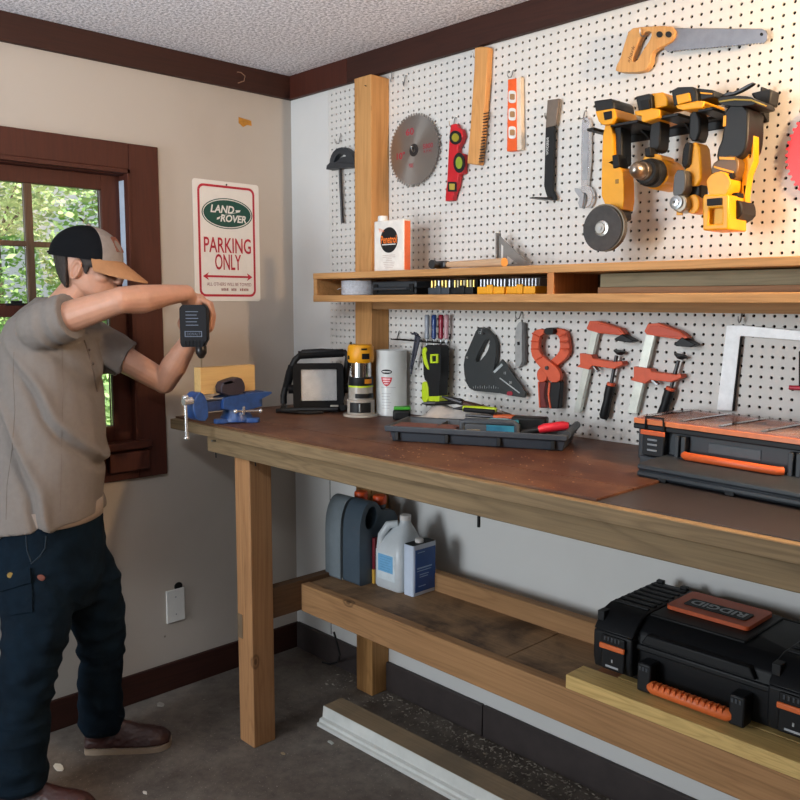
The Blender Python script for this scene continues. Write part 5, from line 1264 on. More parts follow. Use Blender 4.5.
# ------------------------------------------------------------------ on the window wall
SGY0, SGY1, SGZ0, SGZ1 = -.471, -.169, 1.524, 1.990
t = thing('parking_sign', 'white metal parking sign with red border and green oval badge on the window wall', 'sign', (.001, (SGY0+SGY1)/2, SGZ0))
sw = SGY1-SGY0; shh = SGZ1-SGZ0
fs = frame((.001, SGY0, SGZ0), (0, 1, 0), (0, 0, 1))
build('plate', MB().prism(rrect(0, 0, sw, shh, .012), fs, .002, 0), P('sign white', (226, 222, 216), .35, var=.03), t)
SR = P('sign red', (178, 30, 52), .4, var=.05); SGN = P('sign green', (12, 72, 62), .4, var=.05)
def sgn(name, mb, m, p=None): return build(name, mb, m, p or t)
sgn('border', MB().prism([rrect(.020, .018, sw-.022, shh-.016, .026), rrect(.029, .027, sw-.031, shh-.025, .019)], fs, .0026, .002), SR)
ec = (sw*.5+.002, shh*.735)
bd = sgn('badge', MB().prism([circle(*ec, .116, 40, .0595), circle(*ec, .112, 40, .0560)], fs, .0026, .002), SGN)
sgn('badge_field', MB().prism(circle(*ec, .108, 40, .0520), fs, .0028, .002), SGN, bd)
def fsp(u, v, d): return fs(u, v, d)
gt = MB()
gt.text('LAND', fs(ec[0]-.024, ec[1]+.016, .003), (0, 1, 0), (0, 0, 1), w=.108, h=.030, bold=.03, shear=.2)
gt.text('ROVER', fs(ec[0]+.026, ec[1]-.018, .003), (0, 1, 0), (0, 0, 1), w=.120, h=.029, bold=.03, shear=.2)
gt.prism([(ec[0]+.036, ec[1]+.016), (ec[0]+.06, ec[1]+.018), (ec[0]+.056, ec[1]+.010), (ec[0]+.020, ec[1]+.001), (ec[0]-.016, ec[1]-.006), (ec[0]-.048, ec[1]-.018), (ec[0]-.05, ec[1]-.026), (ec[0]-.038, ec[1]-.022), (ec[0]-.034, ec[1]-.014), (ec[0]+.004, ec[1]-.002), (ec[0]+.04, ec[1]+.008)], fs, .0033, .0028)
sgn('badge_lettering', gt, WHITE, bd)
rt = MB()
rt.text('PARKING', fs(sw*.5, shh*.47, .0026), (0, 1, 0), (0, 0, 1), w=.216, h=.060, bold=.012)
rt.text('ONLY', fs(sw*.5, shh*.33, .0026), (0, 1, 0), (0, 0, 1), w=.120, h=.062, bold=.012)
sgn('lettering', rt, SR)
az = shh*.208
sgn('arrow', MB().prism([(.036, az), (.062, az+.015), (.056, az+.004), (sw-.058, az+.004), (sw-.064, az+.015), (sw-.038, az), (sw-.064, az-.015), (sw-.058, az-.004), (.056, az-.004), (.062, az-.015)], fs, .0027, .002), SR)
st = MB(); st.text('ALL OTHERS WILL BE TOWED', fs(sw*.5+.004, shh*.143, .0026), (0, 1, 0), (0, 0, 1), w=.205, h=.013)
for a, w_ in ((.118, .036), (.164, .030), (.204, .044)):
    for k in range(int(w_/.0085)):
        st.prism([(a+k*.0085, shh*.088), (a+k*.0085+.0055, shh*.088), (a+k*.0085+.0055, shh*.088+.009+.002*(k % 2)), (a+k*.0085, shh*.088+.010)], fs, .0026, .0022)
sgn('small_print', st, P('brown red print', (150, 96, 96), .6))
sgn('screw', MB().lathe([(0, 0), (.004, 0), (.003, .002), (0, .002)], fs(sw*.5, shh-.012, .002), (1, 0, 0), 10), DSTEEL)
oy0, oy1, oz0, oz1 = -.634, -.556, .272, .402
t = thing('outlet_cover', 'blank white outlet cover hanging a little crooked on the window wall near the floor', 'outlet cover', (.001, (oy0+oy1)/2, oz0))
build('plate', MB().box((.001, oy0, oz0), (.009, oy1, oz1)), WHITE, t, .002)
for z in (oz0+.03, oz1-.03): build('screw', MB().cyl((.009, (oy0+oy1)/2, z), (.0102, (oy0+oy1)/2, z), .003, n=10), STEEL, t)
build('box_edge', MB().prism(circle(-.578, oz1+.008, .018, 14, .016), fyz, .0015, .0005), BLACK2, t)
single('tape_scrap', MB().prism([tuple(LW(px, py)[1:]) for px, py in ((238.5, 117), (251, 121), (251.5, 126), (247, 125), (243, 127), (238.5, 123))], fyz, .0015, .0004), P('amber tape', (186, 128, 40), .35, var=.3, vs=60), 'small amber scrap of tape stuck high on the wall above the parking sign', 'tape')
single('bent_nail', MB().tube([LW(237, 72, .022), LW(241, 72.5, .03), LW(245, 76, .03), LW(244, 81, .028), LW(238, 83, .024)], .002, 6), P('dull nail', (150, 120, 100), .5, .6), 'thin bent wire hook on the dark trim above the window wall', 'hook')
single('trim_nail', MB().tube([W(353, 80.5, -.022), W(366, 86, -.095)], .0018, 6), BLACK2, 'thin dark nail sticking out beside the top of the timber post', 'nail')
# ------------------------------------------------------------------ the man at the vise
FWD = Vector((RT.x, RT.y, 0)).normalized()            # he faces along the bench end
FWD = (Matrix.Rotation(R(-4), 3, 'Z') @ FWD)
SID = Vector((FWD.y, -FWD.x, 0))                        # his right hand side
ZUP = Vector((0, 0, 1))
man = thing('person', 'man in tan shirt, dark blue trousers and trucker cap drilling into the clamped block', 'person', G(60, 790, 0))
def pt(px, py, d): return PD(px, py, d)
def fold(amp, f1, f2, seed):
    off = Vector((seed*3.1, seed*1.7, seed*.9))
    def d(v):
        a = noise.noise(Vector((v.x*f1, v.y*f1, v.z*f2))+off); b2 = noise.noise(Vector((v.x*f1*2.3, v.y*f1*2.3, v.z*f2*1.9))-off)
        return amp*((1-abs(a)*2.2)*.6+b2*.55)
    return d
SKIN = P('skin', (182, 134, 110), .5, var=.10, vs=25)
SKIN.node_tree.nodes['Principled BSDF'].inputs['Subsurface Weight'].default_value = .12
SKIN.node_tree.nodes['Principled BSDF'].inputs['Subsurface Radius'].default_value = (.012, .005, .003)

# --- key joints
TD = 2.72
shR, elR, wrR = pt(42, 326, 2.56), pt(121, 300, 2.50), pt(186, 293, 2.655)
shL, elL, wrL = pt(84, 336, 2.86), pt(164, 382, 2.93), pt(193, 335, 2.83)
hipR, knR, anR = pt(32, 560, 2.62), pt(30, 685, 2.54), pt(10, 800, 2.575)
hipL, knL, anL = pt(78, 560, 2.80), pt(101, 650, 2.85), pt(106, 735, 2.885)
h1 = G(87, 749, 0); t1_ = G(172, 744, 0); f_ = (t1_-h1).normalized(); Lb = (t1_-h1).length
h2_ = G(2, 812, 0); t2_ = h2_+(f_*.96+Vector((.1, -.1, 0))).normalized()*Lb
anL = h1+f_*(.18*Lb)+ZUP*.13; anR = h2_+(t2_-h2_)*.18+ZUP*.13
hc = pt(88, 265, 2.70)                                  # head centre
hf = (FWD*math.cos(R(7)) - ZUP*math.sin(R(7))).normalized(); hs = SID.copy(); hu = hs.cross(hf).normalized()
HM = Matrix((hf, hs, hu)).transposed()                  # head frame: forward, right, up
def H_(f, s, u): return hc + hf*f + hs*s + hu*u
sk = MB()
# skull and face
HR = [(-.122, .084, .050, .022), (-.112, .093, .028, .038), (-.095, .097, .005, .048), (-.078, .096, -.040, .056), (-.060, .095, -.064, .061), (-.040, .094, -.082, .065), (-.018, .092, -.094, .069),
      (.0, .092, -.100, .072), (.02, .097, -.102, .075), (.045, .095, -.104, .076), (.07, .082, -.096, .070), (.09, .058, -.074, .054), (.104, .026, -.04, .030), (.108, .004, -.014, .010)]
rg = []
for u, ff, fb, hw in HR:
    ring = []
    for k in range(28):
        a = 2*math.pi*k/28; ca, sa = math.cos(a), math.sin(a); cx_ = (ff+fb)/2; hl_ = (ff-fb)/2
        ring.append(H_(cx_+hl_*math.copysign(abs(ca)**.85, ca), hw*math.copysign(abs(sa)**.9, sa), u))
    rg.append(ring)
sk.loft(rg)
sk.tube([H_(.086, 0, .006), H_(.102, 0, -.020), H_(.113, 0, -.038)], [.008, .0095, .0115], 10); sk.ell(H_(.105, 0, -.042), (.013, .0165, .009), HM)
sk.ell(H_(.078, 0, .014), (.022, .050, .012), HM); sk.ell(H_(.091, 0, -.067), (.010, .024, .0065), HM); sk.ell(H_(.089, 0, -.079), (.011, .022, .007), HM); sk.ell(H_(.082, 0, -.108), (.018, .022, .014), HM)
for s_ in (-1, 1):
    sk.ell(H_(.062, s_*.038, -.034), (.024, .022, .018), HM)
    E_ = HM @ Matrix.Rotation(R(12), 3, 'Y') @ Matrix.Rotation(s_*R(18), 3, 'Z')
    ec_ = H_(-.004, s_*.077, -.018)
    for k in range(12):                                 # ear rim with a hollow inside
        a = 2*math.pi*k/12; b3 = 2*math.pi*(k+1)/12
        q0 = ec_+E_ @ Vector((.0145*math.cos(a)+.004*math.sin(a), 0, .029*math.sin(a))); q1 = ec_+E_ @ Vector((.0145*math.cos(b3)+.004*math.sin(b3), 0, .029*math.sin(b3)))
        sk.tube([q0, q1], .0052, 6); sk.ell(q0, (.0053,)*3, None, 8, 6)
    sk.ell(H_(.0, s_*.070, -.020), (.015, .006, .026), E_)
# neck, trunk, limbs: one surface
nb_ = pt(62, 317, 2.71)
sk.limb([H_(-.016, 0, -.055), H_(-.022, 0, -.085), nb_+ZUP*.015, nb_-ZUP*.05], [.055, .056, .060, .066])
sk.limb([nb_-ZUP*.03, shR], [.06, .055]); sk.limb([nb_-ZUP*.03, shL], [.06, .055])
tor = [(50, 345, .11, .15), (52, 400, .115, .145), (52, 460, .11, .135), (50, 520, .115, .145), (50, 560, .12, .15)]
def ering(c, a, b2, n=32, e=1.0, f=FWD, s=SID): return [c + f*(a*math.copysign(abs(math.cos(t))**e, math.cos(t))) + s*(b2*math.copysign(abs(math.sin(t))**e, math.sin(t))) for t in [2*math.pi*k/n for k in range(n)]]
sk.loft([ering(pt(px, py, TD), a, b2) for px, py, a, b2 in tor])
um = shR.lerp(elR, .45)
sk.limb([shR, um, elR.lerp(shR, .12), elR], [.052, .047, .040, .039])
sk.limb([elR, elR.lerp(wrR, .3)-ZUP*.004, elR.lerp(wrR, .7), wrR], [.040, .044, .033, .026])
um = shL.lerp(elL, .5)
sk.limb([shL, um, elL.lerp(shL, .12), elL], [.052, .047, .042, .040]); sk.limb([elL, elL.lerp(wrL, .35), elL.lerp(wrL, .75), wrL], [.041, .044, .034, .027])
sk.limb([hipR, knR, anR], [.085, .055, .040]); sk.limb([hipL, knL, anL], [.085, .055, .040])
# drill axes
bit = Vector((.431, -.705, 1.3035))
top = bit+ZUP*.245
bc = PD(193.5, 326, 2.615)                              # centre of the battery's end face
mot = Vector((bit.x, bit.y, bc.z+.012))
hx = bc-mot; hx.z = 0; HL = hx.length; hx.normalize(); hsd = Vector((-hx.y, hx.x, 0))   # handle direction, out of the motor towards the battery; hsd to its left... 
if hsd.dot(RT) < 0: hsd = -hsd                           # hsd points to the right of the photo
hz_ = bc.z+.032                                         # height of the handle axis
def hp_(along, side, up): return Vector((mot.x, mot.y, hz_)) + hx*along + hsd*side + ZUP*up
def finger(pts, r0=.0088, r1=.0066):
    n = len(pts); sk.limb(pts, [r0+(r1-r0)*k/(n-1) for k in range(n)], 12)
# right hand: palm over the top and far side of the handle, four fingers wrapping down its right side
palm = [hp_(.105, -.022, .036), hp_(.075, .012, .038)]
sk.limb([wrR, hp_(.095, -.020, .044), hp_(.088, .006, .044)], [.026, .029, .025])
sk.limb([wrR, hp_(.060, -.012, .043), hp_(.056, .010, .042)], [.024, .023, .019]); sk.limb([hp_(.105, .004, .042), hp_(.055, .008, .042)], [.018, .018])
for k, (al, ln) in enumerate(((.044, 1.0), (.068, 1.06), (.092, 1.0), (.114, .84))):
    finger([hp_(al, .014, .050), hp_(al, .040, .036), hp_(al-.002, .049, .034-.038*ln), hp_(al-.003, .042, .026-.068*ln), hp_(al-.004, .026, .020-.074*ln)])
finger([hp_(.070, -.024, .036), hp_(.052, -.034, .018), hp_(.034, -.036, .004), hp_(.020, -.032, -.004)], .0115, .0085)
# left hand: palm on the near-left of the motor, fingers around the front, thumb on the near side
mc_ = lambda a, r, z: Vector((mot.x, mot.y, hz_)) + (hsd*math.cos(R(a)) + (-hx)*math.sin(R(a)))*r + ZUP*z
sk.limb([wrL, mc_(176, .050, -.030), mc_(150, .044, -.018)], [.027, .026, .022]); sk.limb([wrL, mc_(176, .048, -.008), mc_(150, .044, -.002)], [.024, .021, .018])
for k, z in enumerate((.010, -.008, -.026, -.043)):
    q = (1, 1.04, 1, .88)[k]
    finger([mc_(150, .042, z), mc_(112, .043, z-.002), mc_(112-44*q, .042, z-.004), mc_(112-80*q, .041, z-.006)])
finger([mc_(184, .046, -.004), mc_(212, .046, .012), mc_(238, .043, .020)], .0112, .0085)
sm_ = remesh(sk, .0034, 4)
body = build('body', sm_, SKIN, man, ang=180, recalc=False)
# eyes, brow, mouth line
for s_ in (-1, 1):
    ey = build('eye', MB().ell(H_(.077, s_*.031, -.010), (.0115, .0125, .0105), HM), P('eye white', (216, 206, 200), .2), man)
    build('iris', MB().ell(H_(.0855, s_*.032, -.011), (.0034, .0052, .0052), HM), P('iris brown', (46, 32, 24), .2), ey)
    lid_ = MB().ell(H_(.0765, s_*.031, -.005), (.0135, .0150, .009), HM); build('eyelid', lid_, SKIN, ey)
    build('eyebrow', MB().tube([H_(.092, s_*.014, .012), H_(.092, s_*.030, .017), H_(.080, s_*.050, .012)], [.0035, .0045, .0025], 8), P('dark brown hair', (38, 29, 25), .7), man)
build('lips', MB().ell(H_(.0965, 0, -.0715), (.005, .021, .0062), HM), P('lip', (176, 108, 96), .45), man)
# hair below the cap, behind and beside the ear
HAIR = P('dark brown hair', (38, 29, 25), .7)
hr_ = MB()
for s_ in (-1, 1): hr_.ell(H_(.026, s_*.0715, .010), (.030, .0065, .020), HM); hr_.ell(H_(.026, s_*.070, -.012), (.009, .005, .018), HM)
hg = []
for u, g in ((.05, 1.05), (.02, 1.07), (-.01, 1.10), (-.035, 1.16), (-.058, 1.28), (-.078, 1.42)):
    r0 = min(HR, key=lambda h: abs(h[0]-u)); ff, fb, hw = r0[1:]
    hg.append([H_(-.030+(fb+.030)*g*math.cos(a), hw*g*math.sin(a), u) for a in [R(-86)+R(172)*k/20 for k in range(21)]]+[H_(-.030+(fb+.030)*.8*math.cos(a), hw*.8*math.sin(a), u) for a in [R(86)-R(172)*k/20 for k in range(21)]])
hr_.loft(hg)
hm = remesh(hr_, .004, 4, fold(.0016, 140, 50, 2)); build('hair', hm, HAIR, man, ang=180, recalc=False)
# cap
CAPB = P('black mesh cloth', (12, 14, 18), .9, bp=.5, bs=900, Specular_IOR_Level=.15); CAPG = P('stone grey cloth', (132, 121, 114), .85, bp=.3, bs=700); BRIMC = P('tan brim cloth', (158, 112, 74), .8, bp=.3, bs=700)
def dome(f0, f1, name, m, th=.0):
    mb = MB(); rows = []
    A, B, Cc = .117, .091, .120
    for j in range(13):
        v = j/12*R(88); row = []
        for i in range(25):
            a = f0+(f1-f0)*i/24
            row.append(H_(-.008, 0, .018)+hf*((A+th)*math.cos(v)*math.cos(a))+hs*((B+th)*math.cos(v)*math.sin(a))+hu*((Cc+th-.014)*math.sin(v)**.92))
        rows.append(row)
    inner = [[H_(-.008, 0, .018)+(p-H_(-.008, 0, .018))*.965 for p in r] for r in rows]
    vs = sum(rows, [])+sum(inner, []); n = 25; N = n*13; fs = []
    for j in range(12):
        for i in range(24):
            a = j*n+i; fs.append((a, a+1, a+n+1, a+n)); fs.append((N+a, N+a+n, N+a+n+1, N+a+1))
    for i in range(24): fs.append((i, N+i, N+i+1, i+1)); fs.append((12*n+i, 12*n+i+1, N+12*n+i+1, N+12*n+i))
    for j in range(12):
        a = j*n; fs.append((a, a+n, N+a+n, N+a)); a = j*n+24; fs.append((a, N+a, N+a+n, a+n))
    mb.add(vs, fs); return build(name, mb, m, man, ang=60)
cap_b = dome(R(45), R(315), 'cap_back', CAPB)
cap_f = dome(R(-45.5), R(45.5), 'cap_front', CAPG, .0006)
build('button', MB().ell(H_(-.008, 0, .125), (.008, .008, .005), HM), CAPG, cap_f)
build('strap', MB().tube([H_(-.008, 0, .026)+hf*(.118*math.cos(a))+hs*(.092*math.sin(a)) for a in [R(150)+R(60)*k/10 for k in range(11)]], .004, 8), CAPB, cap_b)
pz = H_(.10, 0, .07)
pch = MB(); ring_ = []
for (u, v) in rrect(-.026, -.022, .026, .022, .006, 3):
    a = u/.088; z = .056+v; vv = math.asin(min(.99, (z/.1066)**(1/.92)))
    ring_.append((a, vv))
def capsurf(a, vv, e): return H_(-.008, 0, .018)+hf*((.1176+e)*math.cos(vv)*math.cos(a))+hs*((.0916+e)*math.cos(vv)*math.sin(a))+hu*((.1066+e)*math.sin(vv)**.92)
pch.prism(ring_, lambda u, v, d: capsurf(u, v, d), .0035, -.001)
build('patch', pch, P('rust leather patch', (124, 66, 44), .6), cap_f)
brm = MB(); rows = []
for j in range(8):
    v = j/7; row = []
    for i in range(21):
        a = R(-63)+R(126)*i/20
        rx = .116+(.090*(max(0, math.cos(a))**1.7))*v; ry = .090+.006*v
        f_ = -.008+rx*math.cos(a) if True else 0
        s__ = ry*math.sin(a)*(1-.02*v)
        droop = -.006*(s__/.085)**2*v-.048*v*max(0, math.cos(a))
        row.append(H_(f_, s__, .024+droop-.006*v))
    rows.append(row)
th_ = hu*-.005
vs = sum(rows, [])+[p+th_ for p in sum(rows, [])]; n = 21; N = n*8; fs = []
for j in range(7):
    for i in range(20):
        a = j*n+i; fs.append((a, a+1, a+n+1, a+n)); fs.append((N+a, N+a+n, N+a+n+1, N+a+1))
for i in range(20): a = 7*n+i; fs.append((a, a+1, N+a+1, N+a)); fs.append((i, N+i, N+i+1, i+1))
for j in range(7): a = j*n; fs.append((a, a+n, N+a+n, N+a)); a = j*n+20; fs.append((a, N+a, N+a+n, a+n))
brm.add(vs, fs); br_o = build('cap_brim', brm, BRIMC, man)

# --- shirt
SHIRT = P('taupe shirt', (120, 113, 108), .85, var=.06, vs=60, bp=.25, bs=500, Specular_IOR_Level=.15)
rings = [(46, 519, .168, .198, 7), (48, 495, .164, .194, 4), (51, 468, .157, .190, 2), (53, 435, .150, .186, 0), (53, 400, .145, .188, 0), (50, 365, .142, .19, 0), (49, 338, .132, .186, 0), (51, 320, .112, .160, 0), (56, 308, .090, .112, 0), (61, 298, .068, .076, 0)]
st_ = MB()
n0 = 48
rr_ = []
for px, py, a, b2, up in rings:
    c0 = pt(px, py, TD); rr_.append([p+ZUP*(up*.0032*max(-.3, (p-c0).dot(FWD)/a)) for p in ering(c0, a, b2, n0, .9)])
st_.loft(rr_)
def sleeve(sh, el, t1, r0, r1):
    d = (el-sh).normalized(); st_.ell(sh, (r0,)*3, None, 20, 12); e = sh+(el-sh)*t1
    st_.tube([sh, sh+(el-sh)*t1*.6, e-d*.012, e, e, e-d*.006, e-d*.045, e-d*.05], [r0, (r0+r1)/2+.003, r1+.001, r1+.003, r1-.009, r1-.010, r1-.014, .004], 28)
sleeve(shR, elR, .37, .072, .069); sleeve(shL, elL, .52, .072, .066)
st_.limb([nb_-ZUP*.055, shR-ZUP*.005], [.088, .078]); st_.limb([nb_-ZUP*.055, shL-ZUP*.005], [.088, .078])
def crease(x): return math.exp(-(x*x))
def shirt_fold(v):
    # long drapes from the shoulder blade down to the front hem, finer creases everywhere
    q = v-shR; u = q.dot(FWD); z = q.z
    k = max(0, min(1, (-z-.02)/.18))
    wob = noise.noise(v*4.2)*.05
    d = 0
    for c_, sl, wd, am in ((-.20, .30, .016, .030), (-.10, .42, .018, .036), (.0, .50, .016, .034), (.10, .55, .020, .030), (-.30, .25, .02, .026), (.2, .6, .02, .026)):
        x = (u*.86+(z*sl)+wob-c_+.12)/wd; d += am*crease(x)*(x*.9)
    a = noise.noise(Vector((v.x*8, v.y*8, v.z*4))); b2 = noise.noise(Vector((v.x*24, v.y*24, v.z*10)))
    dd = q.dot((elR-shR).normalized()); rr = (q-(elR-shR).normalized()*dd).length
    sl = .0045*math.sin(dd*95+noise.noise(v*9)*3)*max(0, min(1, (.105-rr)/.03))*max(0, min(1, (dd+.02)/.04))*max(0, min(1, (.085-dd)/.02))
    return k*d+.007*a+.003*b2+sl*.6
shm = remesh(st_, .0045, 5, shirt_fold)
so = build('polo_shirt', shm, SHIRT, man, ang=180, recalc=False)
# undershirt hem showing at the front, shirt tail slit
UND = P('pale undershirt', (150, 134, 122), .85)
c0 = pt(48, 533, TD)
ur = [ering(pt(48, py, TD), .160, .186, 40, .9) for py in (500, 512, 517)]
build('undershirt', MB().loft(ur), UND, man, ang=180)
# collar, placket, buttons
nk = nb_+ZUP*.022
cr_ = [ering(nk-ZUP*.012+FWD*(.004), .074, .078, 32), ering(nk+ZUP*.012+FWD*.006, .066, .068, 32), ering(nk+ZUP*.030+FWD*.010, .064, .064, 32), ering(nk+ZUP*.030+FWD*.010, .060, .060, 32), ering(nk-ZUP*.012+FWD*.004, .060, .062, 32)]
build('collar', MB().loft(cr_, caps=False), SHIRT, so, ang=50)

# --- trousers
PANT = P('dark blue canvas', (9, 24, 36), .95, var=.4, vs=14, bp=.35, bs=420, Specular_IOR_Level=.15)
tr_ = MB()
tr_.loft([ering(pt(px, py, d), a, b2, 36, .9) for px, py, d, a, b2 in ((49, 512, TD, .150, .185), (50, 545, TD, .160, .192), (51, 575, 2.71, .165, .190), (52, 602, 2.71, .135, .150))])
def leg(pts):
    tr_.loft([ering(pt(px, py, d), a, b2, 28, 1.0) for px, py, d, a, b2 in pts])
leg([(36, 548, 2.63, .10, .09), (36, 585, 2.60, .112, .100), (38, 625, 2.57, .098, .092), (30, 665, 2.55, .086, .084)])
kr_ = pt(28, 680, 2.55)
tr_.loft([ering(pt(30, 665, 2.55), .086, .084, 28), ering(kr_, .082, .082, 28), ering(kr_.lerp(anR, .35)-FWD*.01, .080, .080, 28), ering(kr_.lerp(anR, .65)-FWD*.004, .082, .082, 28), ering(kr_.lerp(anR, .9), .084, .082, 28), ering(anR-ZUP*.045, .082, .080, 28)])
leg([(76, 540, 2.77, .085, .07), (87, 575, 2.79, .106, .092), (98, 618, 2.83, .086, .086), (102, 655, 2.85, .070, .076)])
kl_ = pt(102, 660, 2.85)
tr_.loft([ering(kl_, .070, .076, 28), ering(kl_.lerp(anL, .35)-FWD*.006, .065, .072, 28), ering(kl_.lerp(anL, .7), .068, .076, 28), ering(anL-ZUP*.03, .070, .076, 28), ering(anL-ZUP*.06, .066, .070, 28)])
pm = remesh(tr_, .0065, 14, lambda v: fold(.011, 7, 15, 5)(v)*(.35+.65*max(0, min(1, (.75-v.z)/.3)))+.0025*noise.noise(v*26))
po = build('trousers', pm, PANT, man, ang=180, recalc=False)
# cargo pocket on the near leg, with flap, brass snap and a small orange tab, laid on the cloth
from mathutils.bvhtree import BVHTree
TV = BVHTree.FromPolygons([tuple(v) for v in pm.v], pm.f); SV = BVHTree.FromPolygons([tuple(v) for v in shm.v], shm.f)
def hit(T, px, py, e=0.0):
    d = ray(px, py).normalized(); p = T.ray_cast(CAM, d)
    if p[0] is None: return None
    n = p[1]
    if n.dot(d) > 0: n = -n
    return p[0]+n*e
def patch(T, quad4, e, nu=12, nv=8):
    (a, b2, c_, d_) = quad4; top, bot = [], []
    for j in range(nv+1):
        for i in range(nu+1):
            u, v = i/nu, j/nv
            x = (a[0]*(1-u)+b2[0]*u)*(1-v)+(d_[0]*(1-u)+c_[0]*u)*v; y = (a[1]*(1-u)+b2[1]*u)*(1-v)+(d_[1]*(1-u)+c_[1]*u)*v
            top.append(hit(T, x, y, e)); bot.append(hit(T, x, y, -.003))
    if any(p is None for p in top): return MB()
    N = len(top); m_ = nu+1; fs = []
    for j in range(nv):
        for i in range(nu):
            k = j*m_+i; fs.append((k, k+1, k+m_+1, k+m_)); fs.append((N+k, N+k+m_, N+k+m_+1, N+k+1))
    for i in range(nu): fs.append((i, N+i, N+i+1, i+1)); k = nv*m_+i; fs.append((k, k+1, N+k+1, N+k))
    for j in range(nv): k = j*m_; fs.append((k, k+m_, N+k+m_, N+k)); k = j*m_+nu; fs.append((k, N+k, N+k+m_, k+m_))
    return MB().add(top+bot, fs)
def laid(T, pts, r, e=.001):
    P_ = [hit(T, *p, e) for p in pts]; P_ = [p for p in P_ if p is not None]
    return MB().tube(P_, r, 6)
build('cargo_pocket', patch(TV, [(2, 584), (32, 580), (33, 612), (6, 616)], .006), PANT, po)
build('pocket_flap', patch(TV, [(1, 573), (31, 568), (32, 583), (3, 592)], .012), PANT, po)
sn = hit(TV, 12.5, 576, .012); d_ = (CAM-sn).normalized()
build('snap', MB().cyl(sn-d_*.006, sn+d_*.004, .0085, n=14), P('brass snap', (206, 178, 108), .3, .7), po)
sn = hit(TV, 40.5, 578, .0)
build('logo_tab', MB().ell(sn, (.014, .004, .010), Matrix((RT, -d_, UP)).transposed()), P('faded orange tab', (112, 62, 50), .85), po)
seamm = P('dark trouser seam', (26, 40, 52), .95)
for pts in ([(46, 536), (45, 548), (40, 556), (31, 564)], [(26, 534), (27, 550), (31, 562)]):
    build('seam', laid(TV, pts, .0022), seamm, po)
shs = P('shirt seam', (100, 90, 84), .9)
def dense(pts, n=6):
    o = []
    for k in range(len(pts)-1): o += [(pts[k][0]+(pts[k+1][0]-pts[k][0])*i/n, pts[k][1]+(pts[k+1][1]-pts[k][1])*i/n) for i in range(n)]
    return o+[pts[-1]]
build('seam', laid(SV, dense([(14, 352), (13, 375), (15, 410), (12, 450), (7, 485), (6, 520)]), .0009, .0), shs, so)
build('seam', laid(SV, dense([(62, 345), (63, 380), (62, 430), (61, 480), (60, 512)]), .0007, .0), shs, so)
build('placket', laid(SV, dense([(84, 340), (89, 356), (94, 375), (97, 392)]), .0028, .0008), shs, so)
for p in ((88, 350), (92, 364)):
    q = hit(SV, *p, .003)
    if q is not None: build('button', MB().ell(q, (.005, .005, .005)), P('dark button', (70, 58, 52), .4), so)

# --- boots
BOOT = P('oxblood leather', (54, 24, 20), .45, var=.3, vs=25); SOLE = P('pale crepe sole', (150, 134, 116), .7)
def boot(heel, toe, ank):
    f = (toe-heel); L = f.length; f.normalize(); s = Vector((f.y, -f.x, 0))
    prof = [(0, .038, .070, .030), (.06, .042, .110, .034), (.16, .044, .128, .038), (.30, .046, .120, .036), (.45, .048, .098, .034), (.62, .052, .080, .032), (.78, .053, .072, .030), (.90, .046, .062, .028), (.98, .026, .044, .022)]
    mb = MB(); rings = []
    for u, w, h, _ in prof:
        c = heel+f*(u*L); ring = []
        for k in range(20):
            t = 2*math.pi*k/20; x = w*math.cos(t); z = math.sin(t)
            z = .024+(h-.024)*max(0, z)**.8 if z > 0 else .024+.010*z
            ring.append(c+s*x*(1-.35*max(0, math.sin(t)))+ZUP*z)
        rings.append(ring)
    mb.loft(rings)
    sh_ = MB().loft([ering(heel+f*(.17*L)+ZUP*z, a, b2, 24, 1, f, s) for z, a, b2 in ((.05, .052, .044), (.10, .055, .046), (.15, .056, .048))])
    mb.add(sh_.v, sh_.f)
    bo = build('boot', remesh(mb, .004, 5, fold(.0012, 50, 60, 3)), BOOT, man, ang=180, recalc=False)
    ol = []
    for u, w in [(p[0], p[1]) for p in prof]: ol.append((u*L, w+.005))
    poly = [(-.006, 0)]+[(x, w) for x, w in ol]+[(L*1.0, .0)]+[(x, -w) for x, w in reversed(ol)]
    poly = chaikin(poly, 1)
    so = MB().prism(poly, lambda u, v, d: heel+f*u+s*v+ZUP*d, .019, .001)
    build('sole', so, SOLE, bo)
    lc = MB()
    for k in range(5):
        u = .30+.06*k; h = .118-.012*k
        a, b2 = heel+f*(u*L)+s*.022+ZUP*(h-.008), heel+f*((u+.03)*L)-s*.022+ZUP*(h-.008)
        lc.tube([a, (a+b2)/2+ZUP*.014, b2], .0024, 6)
    build('laces', lc, P('tan laces', (170, 146, 116), .7), bo)
boot(h1, t1_, anL)
boot(h2_, t2_, anR)

# ------------------------------------------------------------------ the drill in his hands
dr = thing('cordless_drill', 'black cordless drill held point-down in both hands above the clamped block', 'drill', (bit.x, bit.y, bit.z))
DB = P('drill body black', (30, 32, 38), .45); DY = P('dark drill grey', (52, 54, 60), .45)
ctop = hz_+.030
build('bit', MB().tube([bit, bit+ZUP*.006, bit+ZUP*.045], [.0008, .003, .003], 10), P('drill steel', (170, 160, 140), .3, 1), dr)
ck = PD(201, 361, 2.8).z
z0 = bit.z+.030
build('chuck', MB().lathe([(.004, 0), (.009, .002), (.016, .014), (.0185, .018), (.0185, .040), (.017, .042), (.017, .054), (0, .054)], (bit.x, bit.y, z0), (0, 0, 1), 24), P('chuck black', (40, 38, 40), .35, .3), dr)
build('motor', MB().lathe([(0, 0), (.022, 0), (.027, .010), (.028, .05), (.028, ctop-z0-.06), (.022, ctop-z0-.052), (0, ctop-z0-.052)], (bit.x, bit.y, z0+.053), (0, 0, 1), 24), DB, dr)
build('handle', MB().tube([hp_(.015, 0, 0), hp_(.05, 0, 0), hp_(HL-.03, 0, -.002)], [.022, .021, .023], 14, sq=.85), DB, dr)
